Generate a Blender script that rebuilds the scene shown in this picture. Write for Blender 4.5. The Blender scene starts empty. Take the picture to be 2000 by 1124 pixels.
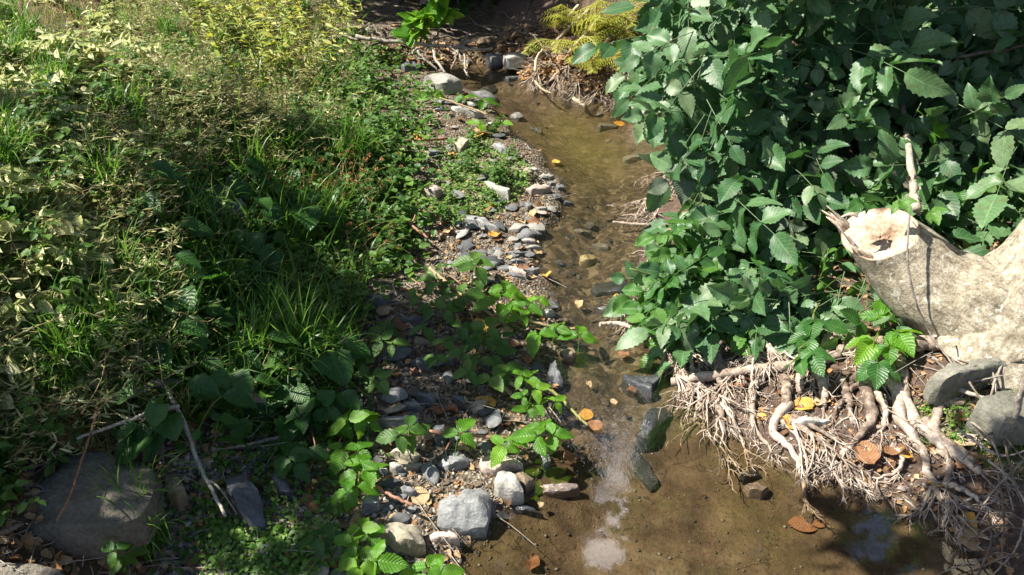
import bpy, math, random
import numpy as np
from mathutils import Vector, Matrix
rad = math.radians
# ---------------------------------------------------------------- camera, sky, sun
SC = bpy.context.scene
COL = SC.collection
CAM_H, PITCH, TANH = 2.0, rad(33), 0.601
F = 1000 / TANH
cam_d = bpy.data.cameras.new('camera'); cam_d.sensor_width = 36; cam_d.lens = 18 / TANH
cam_d.clip_start = 0.02; cam_d.clip_end = 500
cam = bpy.data.objects.new('camera', cam_d); COL.objects.link(cam)
cam.location = (0, 0, CAM_H); cam.rotation_euler = (rad(90) - PITCH, 0, 0)
SC.camera = cam
SUN = np.array([-0.62, 0.06, 0.78]); SUN /= np.linalg.norm(SUN)
w = bpy.data.worlds.new('World'); SC.world = w; w.use_nodes = True
nt = w.node_tree; bg = nt.nodes['Background']
sky = nt.nodes.new('ShaderNodeTexSky'); sky.sky_type = 'NISHITA'; sky.sun_disc = False
sky.sun_elevation = math.asin(SUN[2]); sky.sun_rotation = math.atan2(SUN[0], SUN[1])
nt.links.new(sky.outputs[0], bg.inputs[0]); bg.inputs[1].default_value = 0.062
sl = bpy.data.lights.new('sun', 'SUN'); sl.energy = 5.0; sl.angle = rad(0.5); sl.color = (1.0, 0.95, 0.86)
so = bpy.data.objects.new('sun', sl); COL.objects.link(so); so.location = (-6, 1, 8)
so.rotation_euler = Vector(SUN).to_track_quat('Z', 'Y').to_euler()
SC.view_settings.view_transform = 'Standard'; SC.view_settings.look = 'None'
SC.view_settings.exposure = 1.4; SC.view_settings.gamma = 1.0; SC.view_settings.use_curve_mapping = False
SC.render.engine = 'CYCLES'
SC.cycles.max_bounces = 6; SC.cycles.diffuse_bounces = 3; SC.cycles.glossy_bounces = 2
SC.cycles.transmission_bounces = 3; SC.cycles.transparent_max_bounces = 8
SC.cycles.use_denoising = True
try: SC.cycles.denoiser = 'OPENIMAGEDENOISE'
except Exception: pass

rng = np.random.default_rng(11)
R = random.Random(11)
FWD = np.array([0, math.cos(PITCH), -math.sin(PITCH)]); UP = np.array([0, math.sin(PITCH), math.cos(PITCH)])
EYE = np.array([0, 0, CAM_H])

def ray(px, py): return FWD + np.array([1.0, 0, 0]) * (px - 1000) / F + UP * (562 - py) / F
def at_z(px, py, z):
    d = ray(px, py); return EYE + d * ((z - CAM_H) / d[2])
def at_y(px, py, y):
    d = ray(px, py); return EYE + d * (y / d[1])
def pix(P):
    P = np.atleast_2d(P) - EYE; dep = P @ FWD
    dep = np.where(dep < 0.05, 0.05, dep)
    return 1000 + F * P[:, 0] / dep, 562 - F * (P @ UP) / dep
def depth(P): return float((np.asarray(P) - EYE) @ FWD)

# ---------------------------------------------------------------- noise
def _hash(i, j, k, seed):
    n = (i.astype(np.int64) * 374761393 + j.astype(np.int64) * 668265263 + k.astype(np.int64) * 2147483647 + seed * 1274126177) & 0xffffffff
    n = ((n ^ (n >> 13)) * 1274126177) & 0xffffffff
    n = ((n ^ (n >> 16)) * 2246822519) & 0xffffffff
    return ((n ^ (n >> 15)) & 0xffff) / 65535.0
def vnoise(P, seed=0):
    f = np.floor(P).astype(np.int64); u = P - f; u = u * u * (3 - 2 * u)
    x, y, z = f[:, 0], f[:, 1], f[:, 2]; a, b, c = u[:, 0], u[:, 1], u[:, 2]
    r = 0
    for dx in (0, 1):
        for dy in (0, 1):
            for dz in (0, 1):
                r = r + _hash(x + dx, y + dy, z + dz, seed) * (a if dx else 1 - a) * (b if dy else 1 - b) * (c if dz else 1 - c)
    return r * 2 - 1
def fbm(P, seed=0, o=3):
    r, a = 0, 1.0
    for i in range(o): r = r + a * vnoise(P * 2.0 ** i, seed + i); a *= 0.5
    return r
def sstep(x, a, b):
    t = np.clip((x - a) / (b - a), 0, 1); return t * t * (3 - 2 * t)

# ---------------------------------------------------------------- terrain
EDGE = [(1180, 900, 1960), (1124, 905, 1930), (1060, 905, 1860), (1000, 950, 1790), (950, 1030, 1690), (900, 1060, 1530), (850, 1085, 1440), (800, 1100, 1375), (750, 1100, 1320),
        (700, 1090, 1285), (650, 1110, 1262), (600, 1085, 1240), (550, 1060, 1235), (500, 1045, 1245), (450, 1060, 1255), (400, 1105, 1275),
        (350, 1090, 1305), (300, 1050, 1308), (250, 1000, 1290), (215, 965, 1245), (190, 950, 1130), (165, 895, 1040), (140, 880, 1000), (122, 890, 962)]
_ey, _xl, _xr = [], [], []
for py, a, b in EDGE:
    p, q = at_z(a, py, 0), at_z(b, py, 0); _ey.append(p[1]); _xl.append(p[0]); _xr.append(q[0])
_ey += [6.9, 8.0, 11, 30]; _xl += [-0.75, -1.1, -1.6, -4]; _xr += [-0.1, -0.3, -0.6, -2.6]
_ey, _xl, _xr = map(np.array, (_ey, _xl, _xr))
def edges(y): return np.interp(y, _ey, _xl), np.interp(y, _ey, _xr)
def hgt(x, y):
    x = np.atleast_1d(np.asarray(x, float)); y = np.atleast_1d(np.asarray(y, float))
    P2 = np.stack([x, y, np.zeros_like(x)], 1)
    wob = 0.05 * vnoise(P2 * 7, 3) + 0.02 * vnoise(P2 * 19, 4)
    xl, xr = edges(y)
    dl = xl - x + wob; dr = x - xr + wob
    L1 = np.interp(dl, [0, .04, .15, .5, .85, 1.15, 1.45, 1.75, 2.1, 3, 5, 12], [0, .016, .03, .06, .10, .19, .42, .66, .76, .85, 1.1, 2.0])
    L2 = np.interp(dl, [0, .04, .15, .5, .85, 1.2, 1.8, 2.8, 5, 12], [0, .016, .03, .06, .11, .20, .38, .6, .9, 2.0])
    f = sstep(y, 3.5, 4.9); L = L1 * (1 - f) + L2 * f
    k = 1 + 1.3 * sstep(y, 3.6, 5.5)
    Rr = np.interp(dr, [0, .05, .15, .4, .8, 1.5, 3, 10], [0, .02, .05, .12, .22, .34, .7, 2.2]) * k
    inside = np.minimum(-dl, -dr)
    B = -0.012 - 0.065 * sstep(inside, 0, .35)
    h = np.where(dl > 0, L, np.where(dr > 0, Rr, B))
    land = np.maximum(dl, dr)
    h = h + sstep(land, .05, .6) * 0.035 * fbm(P2 * 3.1, 8, 3) + 0.006 * fbm(P2 * 16, 5, 3) * np.where(land > 0, 1.0, .8)
    dam = np.exp(-((y - 6.35) / .22) ** 2) * sstep(1.3 - np.abs(x + .2), 0, .5)
    h = h + 0.12 * dam
    return h
_hx0, _hy0, _hs = -9.0, .4, .02
_HX, _HY = np.meshgrid(np.arange(_hx0, 9, _hs), np.arange(_hy0, 14, _hs))
HG = hgt(_HX.ravel(), _HY.ravel()).reshape(_HX.shape); HL = HG.tolist(); _hny, _hnx = HG.shape
def hz(x, y):
    u = min(max((x - _hx0) / _hs, 0), _hnx - 2); v = min(max((y - _hy0) / _hs, 0), _hny - 2); i, j = int(v), int(u); a, b = u - j, v - i
    p, q = HL[i], HL[i + 1]
    return (p[j] * (1 - a) + p[j + 1] * a) * (1 - b) + (q[j] * (1 - a) + q[j + 1] * a) * b
def hv(x, y):
    u = np.clip((np.asarray(x) - _hx0) / _hs, 0, _hnx - 2.001); v = np.clip((np.asarray(y) - _hy0) / _hs, 0, _hny - 2.001); j, i = u.astype(int), v.astype(int); a, b = u - j, v - i
    return (HG[i, j] * (1 - a) + HG[i, j + 1] * a) * (1 - b) + (HG[i + 1, j] * (1 - a) + HG[i + 1, j + 1] * a) * b
_ts = np.concatenate([np.arange(1.6, 6, .02), np.arange(6, 22, .06)])
def G(px, py):
    d = ray(px, py); P = EYE + _ts[:, None] * d
    b = np.nonzero(P[:, 2] < hv(P[:, 0], P[:, 1]))[0]
    if not len(b): return EYE + d * 20
    i = max(b[0], 1)
    lo, hi = _ts[i - 1], _ts[i]
    for _ in range(6):
        m = (lo + hi) / 2; q = EYE + m * d
        if q[2] < hz(q[0], q[1]): hi = m
        else: lo = m
    q = EYE + hi * d; q[2] = hz(q[0], q[1])
    return q
def inpoly(px, py, poly):
    px, py = np.asarray(px), np.asarray(py); r = np.zeros(px.shape, bool); n = len(poly)
    for i in range(n):
        (x1, y1), (x2, y2) = poly[i], poly[(i + 1) % n]
        if y1 == y2: continue
        c = ((y1 > py) != (y2 > py)) & (px < (x2 - x1) * (py - y1) / (y2 - y1) + x1); r ^= c
    return r

# ---------------------------------------------------------------- mesh buffer
class MB:
    def __init__(s): s.v, s.a, s.l, s.c, s.n = [], [], [], [], 0
    def add(s, V, Fc, A=None):
        V = np.asarray(V, np.float32)
        s.v.append(V); s.a.append(np.zeros((len(V), 3), np.float32) if A is None else np.asarray(A, np.float32))
        Fc = np.asarray(Fc, np.int64); s.l.append((Fc + s.n).ravel()); s.c.append(np.full(len(Fc), Fc.shape[1], np.int64)); s.n += len(V)
    def inst(s, proto, O, D, N, S, tint):
        """many copies of a proto leaf: origins, axis directions, normals, scales"""
        V, Q, lf = proto; O = np.atleast_2d(O); n = len(O)
        if n == 0: return
        D = np.broadcast_to(np.atleast_2d(D), (n, 3)); N = np.broadcast_to(np.atleast_2d(N), (n, 3))
        D = D / (np.linalg.norm(D, axis=1, keepdims=True) + 1e-9)
        X = np.cross(D, N); X /= np.linalg.norm(X, axis=1, keepdims=True) + 1e-9
        Z = np.cross(X, D)
        M = np.stack([X, D, Z], 1)                    # rows: local axes
        S = np.broadcast_to(np.asarray(S, float), (n,))
        W = np.einsum('vk,nkj->nvj', V, M) * S[:, None, None] + O[:, None, :]
        A = np.empty((n, len(V), 3)); A[:, :, :2] = lf[None]; A[:, :, 2] = np.broadcast_to(np.asarray(tint, float), (n,))[:, None]
        idx = Q[None] + (np.arange(n) * len(V))[:, None, None]
        s.add(W.reshape(-1, 3), idx.reshape(-1, Q.shape[1]), A.reshape(-1, 3))
    def mesh(s, name, mat=None, smooth=True):
        me = bpy.data.meshes.new(name)
        if s.n:
            V = np.concatenate(s.v); L = np.concatenate(s.l); C = np.concatenate(s.c)
            me.vertices.add(len(V)); me.vertices.foreach_set('co', V.ravel())
            me.loops.add(len(L)); me.loops.foreach_set('vertex_index', L.astype(np.int32))
            me.polygons.add(len(C)); me.polygons.foreach_set('loop_start', np.concatenate([[0], np.cumsum(C)[:-1]]).astype(np.int32))
            me.polygons.foreach_set('use_smooth', np.full(len(C), smooth))
            at = me.attributes.new('lf', 'FLOAT_VECTOR', 'POINT'); at.data.foreach_set('vector', np.concatenate(s.a).ravel())
            me.update(calc_edges=True)
        if mat: me.materials.append(mat)
        return me
    def obj(s, name, mat=None, parent=None, smooth=True):
        return link(name, s.mesh(name, mat, smooth), parent)

def link(name, me, parent=None, loc=None):
    o = bpy.data.objects.new(name, me); COL.objects.link(o)
    if parent: o.parent = parent
    if loc is not None: o.location = loc
    return o
def tag(o, label, cat, group=None, kind=None):
    if label: o['label'] = label
    if cat: o['category'] = cat
    if group: o['group'] = group
    if kind: o['kind'] = kind
    return o
def empty(name, loc=(0, 0, 0)):
    o = bpy.data.objects.new(name, None); COL.objects.link(o); o.location = loc; o.empty_display_size = .05; return o
def dup(root):
    r = root.copy(); COL.objects.link(r)
    for ch in list(root.children):
        c = ch.copy(); COL.objects.link(c); c.parent = r
        for g in list(ch.children):
            d = g.copy(); COL.objects.link(d); d.parent = c
    return r

# labels are written at the end, from where each thing stands beside the landmarks
PEND = []
def later(o, desc, cat, group, P): PEND.append((o, desc, cat, group, np.asarray(P, float)))

def spline(P, n):
    P = np.asarray(P, float)
    if len(P) < 3: return np.linspace(P[0], P[-1], n)
    Q = np.vstack([2 * P[0] - P[1], P, 2 * P[-1] - P[-2]]); out = []
    T = np.linspace(0, len(P) - 1 - 1e-6, n)
    for t in T:
        i = int(t); u = t - i; a, b, c, d = Q[i:i + 4]
        out.append(.5 * (2 * b + (c - a) * u + (2 * a - 5 * b + 4 * c - d) * u * u + (3 * b - a - 3 * c + d) * u ** 3))
    return np.array(out)
def tube(mb, P, r0, r1=None, k=6, tint=0.5, lump=0.0, cap=True, radii=None):
    P = np.asarray(P, float); n = len(P); r1 = r0 if r1 is None else r1
    T = np.gradient(P, axis=0); T /= np.linalg.norm(T, axis=1, keepdims=True) + 1e-9
    a = np.array([0, 0, 1.0]) if abs(T[0][2]) < .9 else np.array([1.0, 0, 0])
    X = np.cross(T[0], a); X /= np.linalg.norm(X); Xs = []
    for i in range(n):
        X = X - T[i] * (X @ T[i]); X /= np.linalg.norm(X) + 1e-9; Xs.append(X)
    Xs = np.array(Xs); Ys = np.cross(T, Xs)
    th = np.linspace(0, 2 * math.pi, k, endpoint=False)
    r = np.linspace(r0, r1, n) if radii is None else np.asarray(radii)
    rr = r[:, None] * (1 + (lump * rng.normal(size=(n, k)) if lump else 0))
    V = P[:, None] + rr[..., None] * (np.cos(th)[None, :, None] * Xs[:, None] + np.sin(th)[None, :, None] * Ys[:, None])
    V = V.reshape(-1, 3)
    i = np.arange(n - 1)[:, None] * k; j = np.arange(k)[None]; j2 = (j + 1) % k
    Q = np.stack([i + j, i + j2, i + k + j2, i + k + j], -1).reshape(-1, 4)
    A = np.zeros((len(V), 3)); A[:, 0] = np.tile(np.linspace(0, 1, k), n); A[:, 1] = np.repeat(np.linspace(0, 1, n), k); A[:, 2] = tint
    mb.add(V, Q, A)
    if cap:
        mb.l.append(np.arange(k)[::-1] + mb.n - len(V)); mb.c.append(np.array([k]))
        mb.l.append(np.arange(k) + mb.n - k); mb.c.append(np.array([k]))

# ---------------------------------------------------------------- leaf protos
def leaf_proto(W=.5, a=.8, b=1.0, n=8, serr=.0, fold=.12, curl=.15, wave=.0, cols=5, tip=1.0):
    vs = np.linspace(0, 1, n + 1); us = np.linspace(-1, 1, cols); V, lf = [], []
    for i, v in enumerate(vs):
        wd = W * .5 * max(math.sin(math.pi * min(v, 1) ** a), 0) ** b + (.004 if 0 < i < n else .002)
        for u in us:
            e = 1.0
            if abs(u) == 1 and serr and 0 < i < n: e = 1 + serr * (1 if i % 2 else -1)
            x = u * wd * e
            z = fold * abs(x) - curl * v * v + wave * math.sin(v * 9 + u) * abs(u) * W * .3
            V.append((x, v - curl * .25 * v ** 3, z)); lf.append((u, v))
    Q = [(i * cols + j, i * cols + j + 1, (i + 1) * cols + j + 1, (i + 1) * cols + j) for i in range(n) for j in range(cols - 1)]
    return np.array(V), np.array(Q), np.array(lf)
def blade_proto(W=.03, bend=.5, n=6):
    V, lf = [], []; y = z = 0.0
    for i in range(n + 1):
        v = i / n; wd = W * (1 - v ** 2.2) + .0008; ang = 1.45 - bend * 2.4 * v ** 1.3
        V += [(-wd, y, z + wd * .3), (wd, y, z + wd * .3)]; lf += [(-1, v), (1, v)]
        y += math.cos(ang) / n; z += math.sin(ang) / n
    Q = [(2 * i, 2 * i + 1, 2 * i + 3, 2 * i + 2) for i in range(n)]
    return np.array(V), np.array(Q), np.array(lf)
L_BIG = [leaf_proto(wd, .72, .9, 16, sr, f, c, wv, 7) for wd, sr, f, c, wv in ((.58, .08, .16, .12, .1), (.64, .09, .3, .28, .25), (.52, .08, .1, .42, .15), (.68, .1, .4, .2, .3))]
L_MED = [leaf_proto(.60, .72, .85, 10, .07, f, c, wv, 5) for f, c, wv in ((.3, .12, .15), (.42, .3, .2), (.15, .45, .3))]
L_OV = leaf_proto(.55, .8, .9, 5, .0, .2, .2, 0, 3)
L_LAN = [leaf_proto(.30, .75, 1.0, 7, .05, .3, c, .1, 3) for c in (.15, .35)]
L_NAR = leaf_proto(.16, .75, 1.0, 4, 0, .3, .2, 0, 3)
L_RND = leaf_proto(.95, .8, .6, 5, 0, .15, .15, .1, 3)
L_BROAD = leaf_proto(.85, .7, .7, 10, .05, .2, .3, .2, 5)
L_TINY = leaf_proto(.5, .8, .9, 2, 0, .25, .15, 0, 3)
L_FLAKE = leaf_proto(.6, .8, .7, 4, .1, .35, .3, .5, 3)
B1 = [blade_proto(.012, b, 7) for b in (.25, .5, .8, 1.05)]
B0 = [blade_proto(.016, b, 3) for b in (.3, .6, .95)]

# ---------------------------------------------------------------- materials
def mat_new(name):
    m = bpy.data.materials.new(name); m.use_nodes = True; t = m.node_tree
    for n in list(t.nodes): t.nodes.remove(n)
    out = t.nodes.new('ShaderNodeOutputMaterial'); return m, t, out
class NT:
    def __init__(s, t): s.t = t
    def n(s, typ, ins=None, **kw):
        d = s.t.nodes.new('ShaderNode' + typ)
        for k, v in kw.items(): setattr(d, k, v)
        for k, v in (ins or {}).items():
            if isinstance(v, bpy.types.NodeSocket): s.t.links.new(v, d.inputs[k])
            else: d.inputs[k].default_value = v
        return d
    def math(s, op, a, b=0.0, clamp=False):
        d = s.n('Math', {0: a, 1: b}, operation=op); d.use_clamp = clamp; return d.outputs[0]
    def ramp(s, f, pts):
        d = s.n('ValToRGB', {0: f}); e = d.color_ramp.elements
        while len(e) < len(pts): e.new(.5)
        for q, (p, c) in zip(e, pts): q.position = p; q.color = (*c, 1) if len(c) == 3 else c
        return d.outputs[0]
    def mix(s, f, a, b, mode='MIX'):
        d = s.n('Mix', data_type='RGBA', blend_type=mode)
        for sock, v in ((d.inputs[0], f), (d.inputs[6], a), (d.inputs[7], b)):
            if isinstance(v, bpy.types.NodeSocket): s.t.links.new(v, sock)
            elif sock.type == 'RGBA': sock.default_value = (*v, 1)
            else: sock.default_value = v
        return d.outputs[2]
    def noise(s, sc, det=4, co=None, rough=.55, dist=0.0):
        i = {'Scale': sc, 'Detail': det, 'Roughness': rough, 'Distortion': dist}
        if co: i['Vector'] = co
        return s.n('TexNoise', i).outputs[0]
def leaf_mat(name, cols, trans=.35, tcol=(.25, .42, .03), rough=.45, vein=14, vs=.25, spec=.4, bump=.25, spots=0.0):
    m, t, out = mat_new(name); k = NT(t)
    at = k.n('Attribute', attribute_name='lf'); sp = k.n('SeparateXYZ', {0: at.outputs[1]})
    u, v, ti = sp.outputs
    c = k.ramp(ti, [(i / max(1, len(cols) - 1), q) for i, q in enumerate(cols)])
    au = k.math('ABSOLUTE', u)
    geo = k.n('NewGeometry'); nz = k.noise(60, 3, geo.outputs[0])
    h = None
    if vein:
        ph = k.math('FRACT', k.math('SUBTRACT', k.math('MULTIPLY', v, k.math('ADD', k.math('MULTIPLY', ti, 4.0), vein - 2.0)), k.math('MULTIPLY', au, 2.2)))
        line = k.math('SUBTRACT', 1.0, k.math('MULTIPLY', k.math('ABSOLUTE', k.math('SUBTRACT', ph, .5)), 9.0), True)
        mid = k.math('SUBTRACT', 1.0, k.math('MULTIPLY', au, 14.0), True)
        vv = k.math('MAXIMUM', k.math('MULTIPLY', line, .6), mid)
        c2 = k.mix(k.math('MULTIPLY', vv, vs), c, tuple(min(1, x * 2.2 + .02) for x in cols[-1]))
        h = k.math('ADD', k.math('MULTIPLY', k.math('SINE', k.math('MULTIPLY', ph, 3.1416)), .8), k.math('MULTIPLY', nz, .4))
    else: c2 = c
    c2 = k.mix(.55, c2, k.ramp(nz, [(.3, (.55, .55, .55)), (.7, (1.25, 1.25, 1.2))]), 'MULTIPLY')
    if spots:
        ns = k.noise(35, 2, geo.outputs[0]); c2 = k.mix(k.ramp(ns, [(.6, (0, 0, 0)), (.66, (spots,) * 3)]), c2, (.10, .055, .02))
    i = {'Base Color': c2, 'Roughness': rough, 'Specular IOR Level': spec}
    if h:
        b = k.n('Bump', {'Strength': bump, 'Distance': .004, 'Height': h}); i['Normal'] = b.outputs[0]
    pr = k.n('BsdfPrincipled', i)
    tr = k.n('BsdfTranslucent', {'Color': k.mix(.5, c2, tcol)})
    mx = k.n('MixShader', {0: trans, 1: pr.outputs[0], 2: tr.outputs[0]})
    t.links.new(mx.outputs[0], out.inputs[0]); return m
def rock_mat(name, a, b, fleck=None, rough=.75, scale=14, streak=0.0, bump=.6, wet=0.0):
    m, t, out = mat_new(name); k = NT(t)
    tc = k.n('TexCoord'); oi = k.n('ObjectInfo')
    off = k.n('VectorMath', {0: tc.outputs['Object'], 1: k.n('CombineXYZ', {0: k.math('MULTIPLY', oi.outputs['Random'], 37.0)}).outputs[0]}, operation='ADD').outputs[0]
    if streak:
        off2 = k.n('Mapping', {'Vector': off, 'Rotation': (0, 0, .7), 'Scale': (1, streak, 2)}).outputs[0]
    else: off2 = off
    n1 = k.noise(scale, 6, off2, .65); n2 = k.noise(scale * 7, 4, off, .7); n3 = k.noise(scale * .35, 2, off)
    c = k.mix(k.ramp(n1, [(.32, (0, 0, 0)), (.68, (1, 1, 1))]), a, b)
    c = k.mix(.75, c, k.ramp(n2, [(.28, (.45, .45, .45)), (.5, (1, 1, 1)), (.72, (1.5, 1.48, 1.42))]), 'MULTIPLY')
    c = k.mix(k.ramp(n3, [(.45, (0, 0, 0)), (.72, (.55, .55, .55))]), c, fleck or tuple(x * .45 for x in a))
    v = k.math('MULTIPLY', k.math('ADD', oi.outputs['Random'], 1.6), .5)
    c = k.mix(1.0, c, k.n('CombineColor', {0: v, 1: v, 2: v}).outputs[0], 'MULTIPLY')
    hh = k.math('ADD', n1, k.math('MULTIPLY', n2, .35))
    bp = k.n('Bump', {'Strength': bump, 'Distance': .012 if scale > 11.5 else .03, 'Height': hh})
    geo = k.n('NewGeometry'); z = k.n('SeparateXYZ', {0: geo.outputs[0]}).outputs[2]
    wt = k.math('SUBTRACT', 1.0, k.math('DIVIDE', k.math('SUBTRACT', z, .012), .03), True)      # a wet line just above the water
    wt = k.math('MAXIMUM', wt, wet)
    c = k.mix(k.math('MULTIPLY', wt, .6), c, tuple(x * .22 for x in a))
    ro = k.math('SUBTRACT', rough, k.math('MULTIPLY', wt, rough - .18))
    pr = k.n('BsdfPrincipled', {'Base Color': c, 'Roughness': ro, 'Normal': bp.outputs[0], 'Specular IOR Level': .45})
    t.links.new(pr.outputs[0], out.inputs[0]); return m
def bark_mat(name, cols, scale=20, stretch=.25, rough=.85, bump=.5, crack=False):
    m, t, out = mat_new(name); k = NT(t)
    tc = k.n('NewGeometry'); at = k.n('Attribute', attribute_name='lf'); ti = k.n('SeparateXYZ', {0: at.outputs[1]}).outputs[2]
    n1 = k.noise(scale, 6, tc.outputs[0], .7); n2 = k.noise(scale * 5, 4, tc.outputs[0], .7)
    f = k.math('ADD', k.math('MULTIPLY', k.math('SUBTRACT', k.math('MULTIPLY', n1, 2.0), .5), .68), k.math('MULTIPLY', ti, .32))
    c = k.ramp(f, [(.25 + .5 * i / (len(cols) - 1), q) for i, q in enumerate(cols)])
    c = k.mix(.8, c, k.ramp(n2, [(.3, (.5, .5, .5)), (.65, (1.25, 1.25, 1.25))]), 'MULTIPLY')
    vr = k.n('TexVoronoi', {'Vector': k.n('VectorMath', {0: tc.outputs[0], 1: k.n('VectorMath', {0: k.n('TexNoise', {'Vector': tc.outputs[0], 'Scale': scale * 2.0}).outputs[1], 3: .06}, operation='SCALE').outputs[0]}, operation='ADD').outputs[0], 'Scale': scale * 2.6}, feature='DISTANCE_TO_EDGE').outputs[0]
    cr = k.ramp(vr, [(.0, (.45, .45, .45)), (.06, (1, 1, 1))]); c = k.mix(.12 if crack else 0.0, c, cr, 'MULTIPLY')
    if crack:
        uv = k.n('SeparateXYZ', {0: at.outputs[1]}).outputs; sc_ = k.n('CombineXYZ', {0: k.math('MULTIPLY', uv[0], 26.0), 1: k.math('MULTIPLY', uv[1], 3.5), 2: 0.0}).outputs[0]
        c = k.mix(.6, c, k.ramp(k.noise(1.6, 5, sc_, .7, .6), [(.36, (.5, .48, .45)), (.5, (1, 1, 1)), (.66, (1.2, 1.2, 1.18))]), 'MULTIPLY')
    n3 = k.noise(scale * 1.3, 3, tc.outputs[0], .6); c = k.mix(k.ramp(n3, [(.60, (0, 0, 0)), (.66, (.75 if crack else 0,) * 3)]), c, (.50, .48, .40))
    bp = k.n('Bump', {'Strength': bump, 'Distance': .008, 'Height': k.math('ADD', k.math('ADD', n1, k.math('MULTIPLY', n2, .4)), k.math('MULTIPLY', cr, .05 if crack else 0.0))})
    pr = k.n('BsdfPrincipled', {'Base Color': c, 'Roughness': rough, 'Normal': bp.outputs[0], 'Specular IOR Level': .25})
    t.links.new(pr.outputs[0], out.inputs[0]); return m
M = {}
M['shrub'] = leaf_mat('shrub_leaf', [(.028, .088, .028), (.05, .13, .042), (.085, .17, .066), (.135, .20, .095)], .22, (.14, .38, .05), .5, 11, .35, .5, .1, .35)
M['shrub2'] = leaf_mat('light_shrub_leaf', [(.03, .10, .022), (.05, .15, .03), (.085, .19, .03)], .32, (.2, .42, .04), .42, 11, .35, .45, .4)
M['pale_shrub'] = leaf_mat('pale_shrub_leaf', [(.07, .10, .06), (.10, .13, .08)], .2, (.15, .25, .06), .5, 13, .35, .5, .5)
M['bramble'] = leaf_mat('bramble_leaf', [(.045, .15, .012), (.08, .22, .015), (.14, .30, .02)], .42, (.42, .72, .03), .42, 9, .3, .45, .45)
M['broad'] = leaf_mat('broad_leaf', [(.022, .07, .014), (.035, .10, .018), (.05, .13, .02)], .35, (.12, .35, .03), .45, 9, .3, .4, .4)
M['pale'] = leaf_mat('pale_herb_leaf', [(.20, .30, .07), (.44, .46, .18), (.64, .60, .33)], .36, (.5, .55, .14), .55, 10, .3, .35, .3, .5)
M['yellow'] = leaf_mat('yellow_herb_leaf', [(.12, .22, .03), (.26, .33, .05), (.46, .43, .09)], .4, (.55, .52, .04), .5, 0, .2, .3, 0, .3)
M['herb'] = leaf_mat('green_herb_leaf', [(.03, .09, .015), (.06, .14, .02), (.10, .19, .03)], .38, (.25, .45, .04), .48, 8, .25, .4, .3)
M['grass'] = leaf_mat('green_grass', [(.035, .11, .014), (.07, .17, .02), (.13, .24, .035)], .38, (.25, .5, .04), .4, 0, 0, .4)
M['dry'] = leaf_mat('dry_grass', [(.26, .17, .07), (.48, .38, .17), (.36, .38, .10), (.58, .50, .28)], .4, (.5, .4, .15), .6, 0, 0, .2)
M['cover'] = leaf_mat('ground_cover_leaf', [(.03, .09, .012), (.06, .15, .02), (.12, .22, .025)], .36, (.25, .45, .04), .5, 0, 0, .35)
M['cress'] = leaf_mat('cress_leaf', [(.08, .19, .03), (.15, .28, .05), (.24, .34, .08)], .4, (.35, .55, .05), .5, 0, 0, .35)
M['fern'] = leaf_mat('fern_leaf', [(.26, .34, .05), (.38, .42, .08), (.46, .42, .10)], .45, (.6, .58, .05), .5, 0, 0, .3)
M['canopy'] = leaf_mat('canopy_leaf', [(.02, .055, .01), (.035, .085, .015)], .3, (.12, .28, .02), .45, 0, 0, .4)
M['gold'] = leaf_mat('golden_dead_leaf', [(.56, .29, .05), (.68, .40, .09)], .15, (.6, .35, .05), .5, 10, -.0 + .2, .35, .5, .6)
M['rust'] = leaf_mat('rust_dead_leaf', [(.20, .09, .045), (.30, .15, .07)], .15, (.5, .2, .05), .6, 10, .2, .3, .5, .4)
M['brown'] = leaf_mat('brown_dead_leaf', [(.10, .05, .025), (.18, .10, .05)], .1, (.3, .15, .05), .7, 10, .2, .25, .5, .3)
M['tan'] = leaf_mat('tan_dead_leaf', [(.34, .23, .12), (.48, .35, .19)], .15, (.5, .35, .15), .65, 10, .2, .25, .5, .4)
M['litter'] = leaf_mat('leaf_litter', [(.09, .05, .025), (.26, .15, .07), (.42, .28, .15), (.34, .17, .06)], .1, (.3, .15, .05), .7, 0, 0, .2)
M['stem'] = leaf_mat('green_stem', [(.10, .16, .03), (.20, .20, .06)], .1, (.3, .4, .05), .5, 0, 0, .3)
M['redcane'] = leaf_mat('reddish_cane', [(.20, .09, .06), (.34, .18, .11)], .05, (.3, .1, .05), .5, 0, 0, .35)
M['drystem'] = leaf_mat('dry_stem', [(.20, .12, .06), (.36, .27, .15)], .05, (.3, .2, .1), .65, 0, 0, .25)
M['burr'] = leaf_mat('burr', [(.30, .14, .06), (.42, .22, .10)], .1, (.3, .2, .1), .8, 0, 0, .15)
M['slate'] = rock_mat('slate_stone', (.13, .135, .135), (.26, .26, .25), None, .7, 16, 3.0)
M['dark'] = rock_mat('dark_slate_stone', (.055, .06, .065), (.12, .125, .13), None, .55, 16, 3.0, .6)
M['tanstone'] = rock_mat('tan_stone', (.27, .235, .17), (.40, .355, .26), (.16, .13, .09), .8, 12)
M['pink'] = rock_mat('pinkish_stone', (.30, .235, .20), (.44, .36, .31), (.17, .13, .11), .8, 14)
M['palest'] = rock_mat('pale_stone', (.27, .255, .22), (.40, .38, .335), (.15, .14, .12), .8, 16)
M['yellowst'] = rock_mat('yellowish_stone', (.46, .37, .20), (.60, .52, .33), (.3, .22, .1), .8, 20)
M['brownst'] = rock_mat('brown_stone', (.13, .095, .06), (.24, .185, .12), (.09, .07, .05), .8, 14)
M['shadedark'] = rock_mat('shade_darkened_boulder', (.095, .082, .062), (.165, .145, .112), (.06, .058, .036), .85, 11, 0, .9)  # darker, browner copy of the boulder rock; shade painted into its colour
M['mossy'] = rock_mat('mossy_boulder', (.11, .105, .085), (.20, .19, .155), (.06, .065, .035), .85, 9)
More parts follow.
